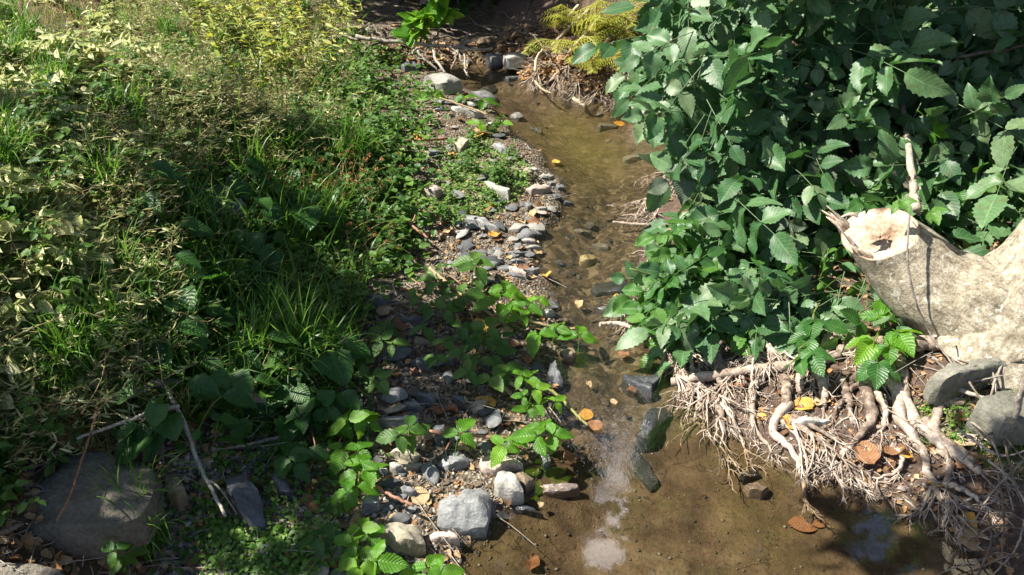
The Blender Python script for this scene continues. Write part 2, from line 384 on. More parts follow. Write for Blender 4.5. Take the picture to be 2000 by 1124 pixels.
M['gravel'] = rock_mat('gravel', (.11, .095, .075), (.30, .265, .21), None, .8, 9, 0, .3)
M['bark'] = bark_mat('stump_bark', [(.12, .097, .065), (.235, .20, .14), (.345, .30, .22), (.45, .405, .32)], 26, bump=1.0, crack=True)
M['wood'] = bark_mat('cut_wood', [(.17, .10, .06), (.40, .30, .21), (.56, .47, .37)], 14, bump=.8)
M['root'] = bark_mat('root_bark', [(.12, .085, .065), (.33, .26, .20), (.54, .45, .37)], 24)
M['twig'] = bark_mat('grey_twig', [(.15, .12, .095), (.28, .245, .20), (.40, .36, .30)], 30)
M['darktwig'] = bark_mat('dark_twig', [(.06, .045, .035), (.13, .10, .08), (.2, .17, .13)], 30)
M['redwood'] = bark_mat('reddish_stick', [(.15, .075, .04), (.30, .16, .09), (.38, .22, .13)], 18)
M['bleached'] = bark_mat('bleached_cane', [(.26, .20, .13), (.38, .31, .21), (.46, .39, .28)], 20)
# ---------------------------------------------------------------- ground, water
def axis(lo, hi, step, far):
    c = np.arange(lo, hi + step / 2, step); g = [c]
    s, x, r = step, hi, []
    while x < far: s *= 1.22; x += s; r.append(x)
    s, x, l = step, lo, []
    while x > -far: s *= 1.22; x -= s; l.append(x)
    return np.concatenate([np.array(l[::-1]), c, np.array(r)])
gx = axis(-2.2, 2.4, .016, 120); gy = axis(1.2, 6.6, .02, 120)
X, Y = np.meshgrid(gx, gy); xf, yf = X.ravel(), Y.ravel()
zf = hgt(xf, yf); nx, ny = len(gx), len(gy)
zf = np.where(np.hypot(xf, yf) > 14, np.clip(zf, .3, 2.2), zf)
i = np.arange(ny - 1)[:, None] * nx; j = np.arange(nx - 1)[None]
Q = np.stack([i + j, i + j + 1, i + nx + j + 1, i + nx + j], -1).reshape(-1, 4)
xl, xr = edges(yf); dl = xl - xf; dr = xf - xr
A = np.stack([sstep(np.minimum(-dl, -dr), -.03, .03), sstep(dl, -.03, .03) * (1 - sstep(dl, .7, 1.05)), sstep(dr, 0, .05)], 1)
mb = MB(); mb.add(np.stack([xf, yf, zf], 1), Q, A)
def ground_mat():
    m, t, out = mat_new('ground'); k = NT(t)
    at = k.n('Attribute', attribute_name='lf'); bed, bar, right = k.n('SeparateXYZ', {0: at.outputs[1]}).outputs
    geo = k.n('NewGeometry'); co = geo.outputs[0]; z = k.n('SeparateXYZ', {0: co}).outputs[2]
    n1 = k.noise(9, 6, co, .65); n2 = k.noise(45, 5, co, .7); n3 = k.noise(2.2, 4, co, .6); n4 = k.noise(160, 3, co, .7)
    soil = k.ramp(n2, [(.25, (.035, .022, .012)), (.5, (.075, .05, .028)), (.72, (.15, .105, .06))])
    red = k.ramp(n2, [(.25, (.04, .026, .019)), (.5, (.085, .055, .04)), (.75, (.17, .115, .08))])
    # silty stream bed with dark cracks and flecks, olive film in places
    silt = k.ramp(n1, [(.30, (.045, .031, .020)), (.5, (.10, .069, .042)), (.70, (.17, .124, .078))])
    silt = k.mix(k.ramp(n3, [(.48, (0, 0, 0)), (.62, (.4, .4, .4))]), silt, k.ramp(n2, [(.3, (.055, .05, .014)), (.7, (.14, .12, .03))]))
    warp = k.n('VectorMath', {0: co, 1: k.n('VectorMath', {0: k.n('TexNoise', {'Vector': co, 'Scale': 11.0, 'Detail': 4.0}).outputs[1], 3: .16}, operation='SCALE').outputs[0]}, operation='ADD').outputs[0]
    vo = k.n('TexVoronoi', {'Vector': warp, 'Scale': 8.0}, feature='DISTANCE_TO_EDGE').outputs[0]
    gate = k.ramp(k.noise(5.5, 3, co, .6), [(.46, (0, 0, 0)), (.54, (1, 1, 1))])
    crack = k.math('MULTIPLY', k.ramp(vo, [(0.0, (1, 1, 1)), (.028, (0, 0, 0))]), gate)
    fleck = k.ramp(k.noise(70, 3, co, .8), [(.54, (0, 0, 0)), (.63, (1, 1, 1))])
    silt = k.mix(k.math('MULTIPLY', k.math('MAXIMUM', crack, k.math('MULTIPLY', fleck, .55)), .85), silt, (.018, .013, .008))
    grit = k.ramp(n4, [(.62, (0, 0, 0)), (.70, (.5, .5, .5))]); silt = k.mix(grit, silt, (.26, .2, .11))
    # gritty bar; the riffle runs over dark gravel too
    vp = k.n('TexVoronoi', {'Vector': co, 'Scale': 75.0}); vc = k.n('SeparateColor', {0: vp.outputs['Color']}).outputs[0]
    vq = k.n('TexVoronoi', {'Vector': warp, 'Scale': 38.0}); vd = k.n('SeparateColor', {0: vq.outputs['Color']}).outputs[0]
    yy = k.math('ADD', k.math('DIVIDE', k.n('SeparateXYZ', {0: co}).outputs[1], 10.0), k.math('MULTIPLY', k.math('SUBTRACT', n1, .5), .10))
    rg = k.ramp(yy, [(.205, (0, 0, 0)), (.255, (.9, .9, .9)), (.40, (.85, .85, .85)), (.47, (.35, .35, .35)), (.62, (.6, .6, .6))])
    silt = k.mix(rg, silt, k.ramp(vd, [(0, (.02, .015, .009)), (.5, (.062, .045, .026)), (.8, (.10, .078, .045)), (1, (.19, .15, .10))]))
    barc = k.ramp(vc, [(0.0, (.045, .035, .024)), (.4, (.10, .08, .055)), (.7, (.19, .155, .11)), (1.0, (.36, .31, .235))])
    barc = k.mix(k.ramp(n1, [(.4, (0, 0, 0)), (.65, (.8, .8, .8))]), barc, soil)
    c = k.mix(right, soil, red); c = k.mix(bar, c, barc); c = k.mix(bed, c, silt)
    wt = k.math('SUBTRACT', 1.0, k.math('DIVIDE', k.math('SUBTRACT', z, .006), .022), True)
    wt = k.math('MULTIPLY', wt, k.math('SUBTRACT', 1.0, bed))
    c = k.mix(k.math('MULTIPLY', wt, .55), c, (.02, .014, .009))
    hh = k.math('ADD', k.math('MULTIPLY', n2, .6), k.math('ADD', k.math('MULTIPLY', n4, .25), k.math('MULTIPLY', k.math('MULTIPLY', vp.outputs[0], bar), 1.2)))
    bp = k.n('Bump', {'Strength': .8, 'Distance': .015, 'Height': hh})
    ro = k.math('SUBTRACT', .9, k.math('MULTIPLY', wt, .5))
    pr = k.n('BsdfPrincipled', {'Base Color': c, 'Roughness': ro, 'Normal': bp.outputs[0], 'Specular IOR Level': .3})
    t.links.new(pr.outputs[0], out.inputs[0]); return m
g = mb.obj('ground', ground_mat()); g['kind'] = 'structure'

def water_mat():
    m, t, out = mat_new('stream_water'); k = NT(t)
    geo = k.n('NewGeometry'); co = geo.outputs[0]
    y = k.n('SeparateXYZ', {0: co}).outputs[1]
    mp = k.n('Mapping', {'Vector': co, 'Scale': (1.0, .55, 1.0)}).outputs[0]
    a = k.noise(34, 4, mp, .6, 1.2); b = k.noise(7, 2, mp, .5); 
    rif = k.ramp(k.math('DIVIDE', y, 10.0), [(.0, (.004,) * 3), (.19, (.008,) * 3), (.225, (.12,) * 3), (.27, (1,) * 3), (.36, (.9,) * 3), (.43, (.35,) * 3), (.6, (.6,) * 3)])
    h = k.math('ADD', k.math('MULTIPLY', a, rif), k.math('MULTIPLY', b, .03))
    bp = k.n('Bump', {'Strength': .8, 'Distance': .012, 'Height': h})
    cs = k.math('ABSOLUTE', k.n('VectorMath', {0: geo.outputs['Incoming'], 1: bp.outputs[0]}, operation='DOT_PRODUCT').outputs['Value'])
    fr = k.math('ADD', .135, k.math('MULTIPLY', k.math('POWER', k.math('SUBTRACT', 1.0, cs, True), 5.0), .9), True)
    tr = k.n('BsdfTransparent', {'Color': (.87, .83, .73, 1)})
    gl = k.n('BsdfGlossy', {'Color': (1, 1, 1, 1), 'Roughness': .03, 'Normal': bp.outputs[0]})
    mx = k.n('MixShader', {0: fr, 1: tr.outputs[0], 2: gl.outputs[0]})
    t.links.new(mx.outputs[0], out.inputs[0]); return m
wy = np.arange(.6, 6.5, .05); wl, wr = edges(wy); n = len(wy)
us = np.linspace(0, 1, 9)
V = np.stack([((wl - .12)[:, None] * (1 - us) + (wr + .12)[:, None] * us), np.repeat(wy[:, None], 9, 1), np.zeros((n, 9))], -1).reshape(-1, 3)
i = np.arange(n - 1)[:, None] * 9; j = np.arange(8)[None]
mb = MB(); mb.add(V, np.stack([i + j, i + j + 1, i + 10 + j, i + 9 + j], -1).reshape(-1, 4))
wo = mb.obj('stream_water', water_mat()); wo['kind'] = 'structure'

# ---------------------------------------------------------------- stones
def ico(sub):
    import bmesh
    bm = bmesh.new(); bmesh.ops.create_icosphere(bm, subdivisions=sub, radius=1)
    V = np.array([v.co[:] for v in bm.verts]); Fc = np.array([[v.index for v in f.verts] for f in bm.faces]); bm.free(); return V, Fc
ICO = {s: ico(s) for s in (1, 2, 3, 4)}
def rough_stone(seed, sub=3, planes=9, size=(1, .75, .4), ns=.05):
    r = np.random.default_rng(seed); V, Fc = ICO[sub]; V = V.copy()
    for _ in range(planes):
        nn = r.normal(size=3); nn /= np.linalg.norm(nn); d = r.uniform(.55, .85)
        e = np.maximum(0, V @ nn - d); V -= e[:, None] * nn
    V = V * np.array(size)
    V += V / (np.linalg.norm(V, axis=1, keepdims=True) + 1e-6) * (ns * fbm(V * 2.6 + seed, seed, 3))[:, None] * min(size)
    return V, Fc
def poly_stone(name, poly, top=.05, mat='slate', tilt=(0, 0), under=.03, seed=0, flat=.75, dome=.12):
    """a stone from its outline: real thickness, rough domed top, flared sides sunk into the bed"""
    pc = np.mean(poly, axis=0); g0 = G(*pc); zt = g0[2] + top
    ys = [q[1] for q in poly]; Hp = max(ys) - min(ys); vw = g0 - EYE; hs = top * math.hypot(vw[0], vw[1]) / np.linalg.norm(vw) * F / depth(g0)
    if hs > .5 * Hp: top *= .5 * Hp / hs; hs = .5 * Hp; zt = g0[2] + top
    poly = [(px, min(ys) + (py - min(ys)) * (Hp - hs) / Hp) for px, py in poly]     # the outline is the whole stone, sides included
    W = np.array([at_z(px, py, zt) for px, py in poly]); c = W.mean(0)
    e = np.roll(W, -1, 0); per = np.linalg.norm(e - W, axis=1); tot = per.sum(); n = 44; P = []
    cum = np.concatenate([[0], np.cumsum(per)])
    for s in np.linspace(0, tot, n, endpoint=False):
        k = min(np.searchsorted(cum, s, side='right') - 1, len(W) - 1); P.append(W[k] + (e[k] - W[k]) * ((s - cum[k]) / per[k]))
    P = np.array(P); P = .7 * P + .15 * (np.roll(P, 1, 0) + np.roll(P, -1, 0))
    size = math.sqrt(max(1e-6, np.ptp(P[:, 0]) * np.ptp(P[:, 1]))); rel = P - c
    rings = []; th = top + under
    for f, dz in ((0.02, 0), (.3, 0), (.55, 0), (.78, -.01), (flat + (1 - flat) * .72, -.035), (1.0, -.16), (1.03, -.4), (1.06, -.75), (1.03, -1.0)):
        q = c + rel * f; q = q.copy(); q[:, 2] = zt + dz * th + dome * top * (1 - min(f, 1) ** 2) * .8
        q[:, 2] += (q[:, 0] - c[0]) * tilt[0] + (q[:, 1] - c[1]) * tilt[1] if f <= 1.0 else 0
        rings.append(q)
    V = np.concatenate(rings); m = len(rings); rr_ = np.random.default_rng(900 + seed)
    for _ in range(6 if mat != 'mossy' else 0):     # broken facets
        a = rr_.uniform(0, 6.28); sl_ = rr_.uniform(.15, .9) * min(1.0, 2.2 * top / size); off = rr_.uniform(.02, .34) * size
        V[:, 2] = np.minimum(V[:, 2], np.maximum(zt + .01 - sl_ * ((V[:, 0] - c[0]) * math.cos(a) + (V[:, 1] - c[1]) * math.sin(a) - off), zt - top * .8))
    nv = fbm(V / size * 3.2 + seed * 7.1, seed, 4); V[:, 2] += nv * .075 * min(size, top * 3)
    V[:, :2] += (np.stack([fbm(V / size * 4 + 31 + seed, seed + 5, 3), fbm(V / size * 4 + 77 + seed, seed + 9, 3)], 1)) * .028 * size
    i = np.arange(m - 1)[:, None] * n; j = np.arange(n)[None]; j2 = (j + 1) % n
    Q = np.stack([i + j, i + n + j, i + n + j2, i + j2], -1).reshape(-1, 4)
    mb = MB(); org = np.array([c[0], c[1], g0[2]]); mb.add(V - org, Q)
    mb.l.append(np.arange(n)); mb.c.append(np.array([n]))
    me = mb.mesh(name, M[mat]); me.set_sharp_from_angle(angle=rad(38))
    return link(name, me, None, org), org
# outline in the photo, height, material, tilt, words
HERO = [
 ([(754,1018),(820,1018),(830,1075),(809,1080),(767,1080),(743,1034)], .075, 'tanstone', 'square flat-topped tan stone block'),
 ([(855,973),(874,970),(888,975),(902,952),(934,948),(958,957),(955,1005),(948,1037),(906,1042),(854,1034)], .085, 'slate', 'broad light grey stone with a notched upper edge'),
 ([(838,1040),(850,1037),(893,1039),(897,1062),(842,1060)], .05, 'pink', 'small brick-shaped pinkish grey stone'),
 ([(849,904),(874,891),(914,888),(917,902),(895,918),(874,923)], .05, 'slate', 'grey lens-shaped slab'),
 ([(938,891),(962,882),(1002,895),(1023,909),(1016,918),(991,913),(966,932),(941,927),(936,909)], .04, 'pink', 'wide pinkish tan stone'),
 ([(966,941),(980,916),(996,916),(1016,945),(1023,970),(1002,977),(973,966),(965,952)], .075, 'palest', 'pale oval stone leaning on others'),
 ([(1002,920),(1019,916),(1046,941),(1027,962)], .05, 'brownst', 'brown wedge stone'),
 ([(1041,945),(1131,944),(1133,957),(1094,971),(1062,970),(1044,961)], .035, 'pink', 'long pinkish wedge stone in shallow water'),
 ([(977,984),(1012,984),(1062,1007),(1002,1000)], .02, 'dark', 'thin dark wet flake of rock'),
 ([(1216,731),(1290,724),(1293,745),(1272,763),(1274,785),(1261,776),(1229,752)], .06, 'dark', 'dark triangular rock standing out of the water'),
 ([(1265,795),(1315,786),(1317,809),(1286,841),(1265,872),(1240,866),(1258,824)], .06, 'dark', 'dark wedge rock with a pale worn face'),
 ([(1226,881),(1244,873),(1265,902),(1288,948),(1272,962),(1237,923)], .012, 'dark', 'half-sunk dark rock streaked with white'),
 ([(1055,888),(1073,884),(1076,909),(1066,921)], .03, 'slate', 'small upright grey stone at the waterline'),
 ([(1011,845),(1037,834),(1055,847),(1034,863),(1005,865)], .06, 'slate', 'pale grey stone below a bramble sprig'),
 ([(749,874),(793,874),(820,879),(808,904),(783,893)], .06, 'tanstone', 'flat tan slab with a cracked edge'),
 ([(760,901),(774,901),(785,920),(774,929),(761,924)], .05, 'palest', 'pale upright stone'),
 ([(737,915),(747,911),(758,920),(753,931),(742,925)], .04, 'slate', 'small grey stone'),
 ([(790,911),(824,902),(826,908),(817,918),(790,921)], .03, 'tanstone', 'narrow tan slab'),
 ([(736,812),(767,809),(785,815),(815,822),(818,835),(790,833),(750,828)], .045, 'slate', 'long grey slab'),
 ([(783,787),(808,781),(822,796),(820,804),(801,803)], .045, 'slate', 'grey rounded slab'),
 ([(813,769),(847,765),(852,774),(845,799),(829,785)], .06, 'dark', 'dark angular slate'),
 ([(879,771),(905,771),(909,801),(897,792)], .05, 'dark', 'dark wet glinting stone'),
 ([(690,795),(708,779),(709,803),(692,810)], .05, 'tanstone', 'small tan stone among weeds'),
 ([(843,832),(868,827),(870,860),(850,865)], .05, 'dark', 'dark rounded stone in shade'),
 ([(705,970),(731,959),(742,980),(738,998),(705,1005)], .06, 'slate', 'grey leaning stone behind bramble leaves'),
 ([(777,955),(790,947),(815,962),(805,972),(785,968)], .035, 'slate', 'flat grey stone touching a tan leaf'),
 ([(1090,684),(1121,677),(1125,700),(1120,712),(1100,712)], .085, 'brownst', 'upright block with a brown sunlit face'),
 ([(1073,707),(1087,697),(1090,729),(1101,757),(1083,766),(1069,739)], .06, 'dark', 'dark glossy hourglass-shaped rock'),
 ([(1120,452),(1136,446),(1157,453),(1152,461),(1130,461)], .03, 'palest', 'small white stone in the stream'),
 ([(1156,474),(1170,472),(1192,485),(1188,491),(1170,488)], .025, 'palest', 'narrow pale stone in the stream'),
 ([(1131,512),(1138,496),(1160,494),(1166,510),(1150,520),(1135,518)], .045, 'yellowst', 'lumpy yellowish stone in the stream'),
 ([(1155,558),(1180,545),(1225,548),(1237,566),(1210,580),(1165,576)], .022, 'dark', 'dark wet low boulder in the riffle'),
 ([(1165,600),(1190,597),(1228,602),(1230,618),(1180,610)], .03, 'slate', 'grey slate below the overhanging leaves'),
 ([(1163,246),(1180,239),(1209,244),(1205,252),(1172,253)], .04, 'palest', 'flat pale stone in midstream'),
 ([(1219,299),(1275,301),(1285,308),(1272,314),(1220,312)], .05, 'palest', 'white bar-shaped stone in the stream'),
 ([(995,231),(1011,217),(1024,233),(1012,240)], .09, 'palest', 'white pyramid-shaped stone'),
 ([(1029,244),(1040,249),(1060,256),(1056,264),(1036,254)], .03, 'slate', 'low grey stone at the water edge'),
 ([(817,142),(859,134),(873,153),(902,174),(870,189),(852,185),(831,167)], .15, 'palest', 'big pale angular boulder far upstream'),
 ([(920,182),(950,174),(975,190),(965,207),(935,197)], .06, 'slate', 'grey humped stone beside the upper pool'),
 ([(880,210),(905,207),(945,220),(930,227),(890,221)], .05, 'palest', 'long flat pale stone'),
 ([(824,369),(846,358),(864,371),(851,392),(840,389)], .08, 'pink', 'pinkish angular stone casting a dark shadow'),
 ([(1027,369),(1068,357),(1077,367),(1058,383),(1038,384)], .06, 'pink', 'pinkish tapered stone at the water edge'),
 ([(935,349),(951,348),(997,376),(994,389),(972,380)], .05, 'palest', 'long pale slab on the gravel'),
 ([(960,275),(972,275),(994,298),(992,305),(979,300)], .05, 'slate', 'slanting grey slab'),
 ([(1029,326),(1047,326),(1056,337),(1034,339)], .045, 'palest', 'small pale stone'),
 ([(1056,341),(1072,339),(1083,345),(1075,351),(1060,349)], .035, 'palest', 'rounded pale cobble'),
 ([(1070,356),(1080,353),(1085,361),(1075,364)], .03, 'slate', 'tiny grey cobble'),
 ([(1085,362),(1100,360),(1104,371),(1090,374)], .03, 'slate', 'dark grey cobble'),
 ([(1078,382),(1092,378),(1098,388),(1084,392)], .03, 'dark', 'dark cobble'),
 ([(1095,392),(1112,390),(1122,402),(1102,403)], .035, 'slate', 'broken grey cobble'),
 ([(1044,408),(1062,402),(1070,408),(1052,417)], .03, 'palest', 'pale broken stone'),
 ([(1024,395),(1035,391),(1037,410),(1030,414)], .04, 'slate', 'upright thin grey stone'),
 ([(897,414),(915,414),(940,428),(976,455),(951,449),(929,437),(908,428)], .05, 'slate', 'long tapering grey slate'),
 ([(1013,467),(1042,465),(1047,476),(1017,476)], .03, 'palest', 'pale flat slate'),
 ([(1017,480),(1047,478),(1058,485),(1029,489)], .025, 'palest', 'long pale slate'),
 ([(984,498),(1000,489),(1030,492),(1015,499)], .03, 'slate', 'thin grey slate'),
 ([(990,509),(1010,504),(1035,512),(1000,517)], .03, 'slate', 'narrow grey slate'),
 ([(986,519),(999,517),(1031,536),(1028,545),(1010,541)], .04, 'pink', 'smooth pinkish finger-shaped stone'),
 ([(1018,524),(1040,521),(1060,529),(1043,538),(1029,534)], .035, 'slate', 'flat grey slate'),
 ([(955,505),(975,501),(985,510),(965,516)], .03, 'palest', 'small bright stone'),
 ([(783,631),(811,612),(838,612),(831,626),(806,640),(785,639)], .05, 'dark', 'dark ridged slate'),
 ([(706,574),(738,568),(762,585),(752,603),(724,597)], .09, 'dark', 'dark bluish rock in deep shade'),
 ([(859,692),(888,692),(886,713),(865,712)], .06, 'dark', 'blocky dark stone'),
 ([(800,708),(830,695),(845,702),(840,720),(820,727)], .045, 'dark', 'grey shaded slab'),
 ([(1044,610),(1073,600),(1085,612),(1069,623)], .05, 'palest', 'pale rounded stone'),
 ([(1080,626),(1112,618),(1115,633),(1087,639)], .035, 'brownst', 'wet brownish stone'),
 ([(1066,634),(1105,644),(1101,656),(1069,647)], .03, 'slate', 'grey slab under bramble cane'),
 ([(117,873),(171,863),(228,881),(281,895),(299,923),(295,994),(270,1044),(214,1066),(160,1080),(107,1073),(7,1055),(21,1009),(57,959),(107,923)], .11, 'shadedark', 'big grey-brown boulder in dappled shade'),
 ([(228,866),(249,845),(313,845),(317,866),(285,891),(249,884)], .10, 'shadedark', 'medium boulder behind the big one'),
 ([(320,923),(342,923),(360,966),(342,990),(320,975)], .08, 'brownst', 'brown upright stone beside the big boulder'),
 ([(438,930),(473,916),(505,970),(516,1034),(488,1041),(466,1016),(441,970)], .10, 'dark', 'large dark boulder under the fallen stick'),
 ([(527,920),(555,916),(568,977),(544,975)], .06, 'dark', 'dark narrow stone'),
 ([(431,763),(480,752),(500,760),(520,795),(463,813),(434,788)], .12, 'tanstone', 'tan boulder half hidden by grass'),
 ([(-30,1108),(40,1096),(120,1120),(130,1160),(-30,1170)], .10, 'shadedark', 'rounded boulder at the very corner'),
 ([(400,392),(440,383),(475,398),(482,430),(432,438),(396,418)], .12, 'slate', 'pale grey boulder in deep shade'),
 ([(1821,747),(1857,711),(1917,697),(2020,686),(2020,722),(1935,742),(1864,773),(1835,777)], .10, 'mossy', 'rounded grey-green boulder below the stump'),
 ([(1905,805),(1935,768),(2030,745),(2060,850),(1960,856)], .09, 'mossy', 'rounded grey boulder behind dry twigs'),
 ([(1543,818),(1600,812),(1627,827),(1615,835),(1565,829)], .05, 'palest', 'pale finger-shaped stone among the roots'),
 ([(1455,945),(1480,938),(1504,959),(1490,971),(1465,964)], .035, 'pink', 'pinkish stone poking from the water'),
 ([(1447,923),(1472,917),(1490,934),(1455,937)], .022, 'dark', 'wet glinting dark stone'),
 ([(1236,190),(1293,176),(1311,203),(1265,230)], .14, 'tanstone', 'weathered tan boulder on the far bank'),
 ([(1226,144),(1252,138),(1252,166),(1228,168)], .14, 'palest', 'pale boulder below the fern'),
 ([(948,108),(977,100),(981,117),(959,124)], .05, 'slate', 'grey stone in the debris dam'),
 ([(982,105),(1028,96),(1027,121),(989,124)], .06, 'palest', 'pale rounded boulder in the debris dam'),
 ([(777,133),(813,117),(818,136),(790,142)], .12, 'dark', 'dark boulder beside the pale one'),
 ([(985,150),(1012,146),(1022,156),(992,160)], .05, 'slate', 'small grey stone by the upper pool'),
 ([(940,345),(960,335),(968,342),(950,352)], .04, 'dark', 'dark little stone in the cress'),
 ([(885,290),(905,265),(918,280),(900,300)], .06, 'tanstone', 'tilted tan stone with a shaded side'),
 ([(1245,995),(1290,985),(1320,1000),(1280,1012)], -.03, 'brownst', 'sunken brown stone'),
]
for q, (poly, top, mt, words) in enumerate(HERO):
    if top < 0: continue
    tl = ((R.random() - .5) * .3, -.05 - R.random() * .15); top *= .72
    nm = 'boulder' if 'boulder' in words else 'stone'
    o, org = poly_stone(nm, poly, top, mt, tl, .04, q)
    later(o, words, nm, 'stones of the stream and its banks', org)
# smaller scattered stones, single objects
STN = []
for s in range(14):
    V, Fc = rough_stone(100 + s, 3, 8 + s % 4, (1, .45 + .4 * R.random(), .16 + .3 * R.random() ** 1.5), .08)
    STN.append((V, Fc))
SME = {}
def stone_mesh(s, mt):
    if (s, mt) not in SME:
        mb = MB(); mb.add(STN[s][0], STN[s][1]); me = mb.mesh('stone', M[mt]); me.set_sharp_from_angle(angle=rad(30)); SME[(s, mt)] = me
    return SME[(s, mt)]
WORDS = {'slate': 'grey', 'dark': 'dark grey', 'tanstone': 'tan', 'pink': 'pinkish', 'palest': 'pale', 'brownst': 'brown'}
def put_stone(px, py, rpx, mt, sink=.35):
    p = G(px, py); s = R.randrange(len(STN)); o = link('stone', stone_mesh(s, mt)); r = rpx * depth(p) / F
    o.scale = (r, r, r * R.uniform(.55, 1.1)); o.rotation_euler = (R.uniform(-.3, .3), R.uniform(-.3, .3), R.uniform(0, 6.28))
    o.location = (p[0], p[1], p[2] + r * .3 * (1 - sink))
    later(o, ('small ' if rpx < 9 else '') + WORDS[mt] + ' stone', 'stone', 'stones of the stream and its banks', p)
SREG = [
 ([(960,150),(1240,215),(1280,300),(1020,250)], 10, (5, 14), ['brownst', 'palest', 'dark']),
 ([(820,180),(960,175),(1020,260),(1060,340),(1085,400),(1050,450),(900,440),(830,380)], 50, (8, 25), ['slate', 'slate', 'dark', 'pink', 'palest', 'slate']),
 ([(860,430),(1050,440),(1045,545),(960,560),(860,520)], 46, (10, 29), ['slate', 'slate', 'dark', 'pink', 'palest', 'slate']),
 ([(700,560),(900,600),(1060,680),(1080,760),(1000,820),(700,860),(640,720)], 50, (11, 33), ['slate', 'dark', 'dark', 'tanstone', 'brownst']),
 ([(640,860),(840,840),(1050,850),(1040,930),(960,1000),(840,1000),(740,1124),(600,1124)], 46, (10, 30), ['slate', 'slate', 'tanstone', 'pink', 'brownst', 'dark']),
 ([(330,860),(640,880),(640,1124),(330,1124)], 20, (9, 28), ['dark', 'slate', 'brownst']),
 ([(760,90),(990,85),(1000,130),(800,150)], 8, (6, 13), ['slate', 'palest', 'dark']),
 ([(1110,640),(1250,660),(1240,760),(1110,900),(1100,760)], 9, (6, 16), ['dark', 'brownst']),
 ([(1080,420),(1240,430),(1240,640),(1070,640)], 26, (6, 18), ['dark', 'brownst', 'slate']),
 ([(1290,830),(1480,860),(1800,930),(1850,1000),(1600,900)], 7, (5, 13), ['brownst', 'tanstone', 'pink']),
]
def rand_in(poly):
    xs, ys = [p[0] for p in poly], [p[1] for p in poly]
    while True:
        x, y = R.uniform(min(xs), max(xs)), R.uniform(min(ys), max(ys))
        if inpoly(x, y, poly): return x, y
for poly, cnt, (a, b), ms in SREG:
    for _ in range(cnt):
        x, y = rand_in(poly); put_stone(x, y, a + (b - a) * R.random() ** 2, R.choice(ms))
# gravel: one mass nobody could count
def gravel_mat():
    m, t, out = mat_new('gravel'); k = NT(t)
    at = k.n('Attribute', attribute_name='lf'); ti = k.n('SeparateXYZ', {0: at.outputs[1]}).outputs[2]
    geo = k.n('NewGeometry'); z = k.n('SeparateXYZ', {0: geo.outputs[0]}).outputs[2]
    c = k.ramp(ti, [(0, (.05, .045, .04)), (.3, (.13, .125, .115)), (.55, (.22, .19, .145)), (.8, (.32, .27, .21)), (1, (.48, .44, .37))])
    n = k.noise(120, 3, geo.outputs[0], .7); c = k.mix(.7, c, k.ramp(n, [(.3, (.55, .55, .55)), (.7, (1.3, 1.3, 1.3))]), 'MULTIPLY')
    wt = k.math('SUBTRACT', 1.0, k.math('DIVIDE', k.math('SUBTRACT', z, .008), .025), True)
    c = k.mix(k.math('MULTIPLY', wt, .6), c, (.03, .024, .016))
    pr = k.n('BsdfPrincipled', {'Base Color': c, 'Roughness': k.math('SUBTRACT', .8, k.math('MULTIPLY', wt, .5)), 'Specular IOR Level': .35})
    t.links.new(pr.outputs[0], out.inputs[0]); return m
def ground_pts(n, poly, seed=0):
    """n points on the ground whose picture positions lie evenly inside poly"""
    r = np.random.default_rng(seed); xs = np.array([p[0] for p in poly]); ys = np.array([p[1] for p in poly]); out = []
    tot = 0
    while tot < n:
        px = r.uniform(xs.min(), xs.max(), n); py = r.uniform(ys.min(), ys.max(), n); k = inpoly(px, py, poly); px, py = px[k], py[k]
        d = FWD[None] + np.array([1.0, 0, 0])[None] * ((px - 1000) / F)[:, None] + UP[None] * ((562 - py) / F)[:, None]
        z = np.zeros(len(px))
        for _ in range(7):
            t = (z - CAM_H) / d[:, 2]; P = EYE + d * t[:, None]; z = .5 * z + .5 * hv(P[:, 0], P[:, 1])
        P[:, 2] = hv(P[:, 0], P[:, 1]); out.append(P); tot += len(P)
    return np.concatenate(out)[:n]
mb = MB()
for s, (poly, cnt, a, b) in enumerate([
   ([(800,140),(960,170),(1110,400),(1050,560),(760,560),(780,300)], 1900, .004, .011),
   ([(640,560),(1070,560),(1110,700),(1080,900),(900,1124),(560,1124),(600,800)], 2400, .004, .013),
   ([(300,840),(640,860),(640,1130),(300,1130)], 2600, .005, .016),
   ([(900,120),(1300,240),(1300,350),(1230,640),(1320,780),(1500,900),(1800,1000),(1900,1130),(900,1130),(1100,750),(1060,450),(960,200)], 500, .003, .009),
   ([(1290,700),(1560,700),(1900,880),(1900,1000),(1700,950),(1500,880),(1300,760)], 700, .003, .010)]):
    P = ground_pts(cnt, poly, 50 + s)
    V, Fc = rough_stone(300 + s, 1, 5, (1, .8, .5), .1)
    a3 = np.full((len(V), 2), .5); D = rng.normal(size=(cnt, 3)) * [1, 1, .25]; N = np.array([0, 0, 1]) + rng.normal(size=(cnt, 3)) * .25
    S = a + (b - a) * rng.random(cnt) ** 2.2
    mb.inst((V, Fc, a3), P + [0, 0, .001], D, N, S, rng.random(cnt))
me = mb.mesh('gravel', gravel_mat()); go = link('gravel', me); go['kind'] = 'stuff'; go['label'] = 'loose mixed gravel on the stream bar'; go['category'] = 'gravel'
def near(px, py, d):
    p = G(px, py); return p + (EYE - p) / np.linalg.norm(EYE - p) * d
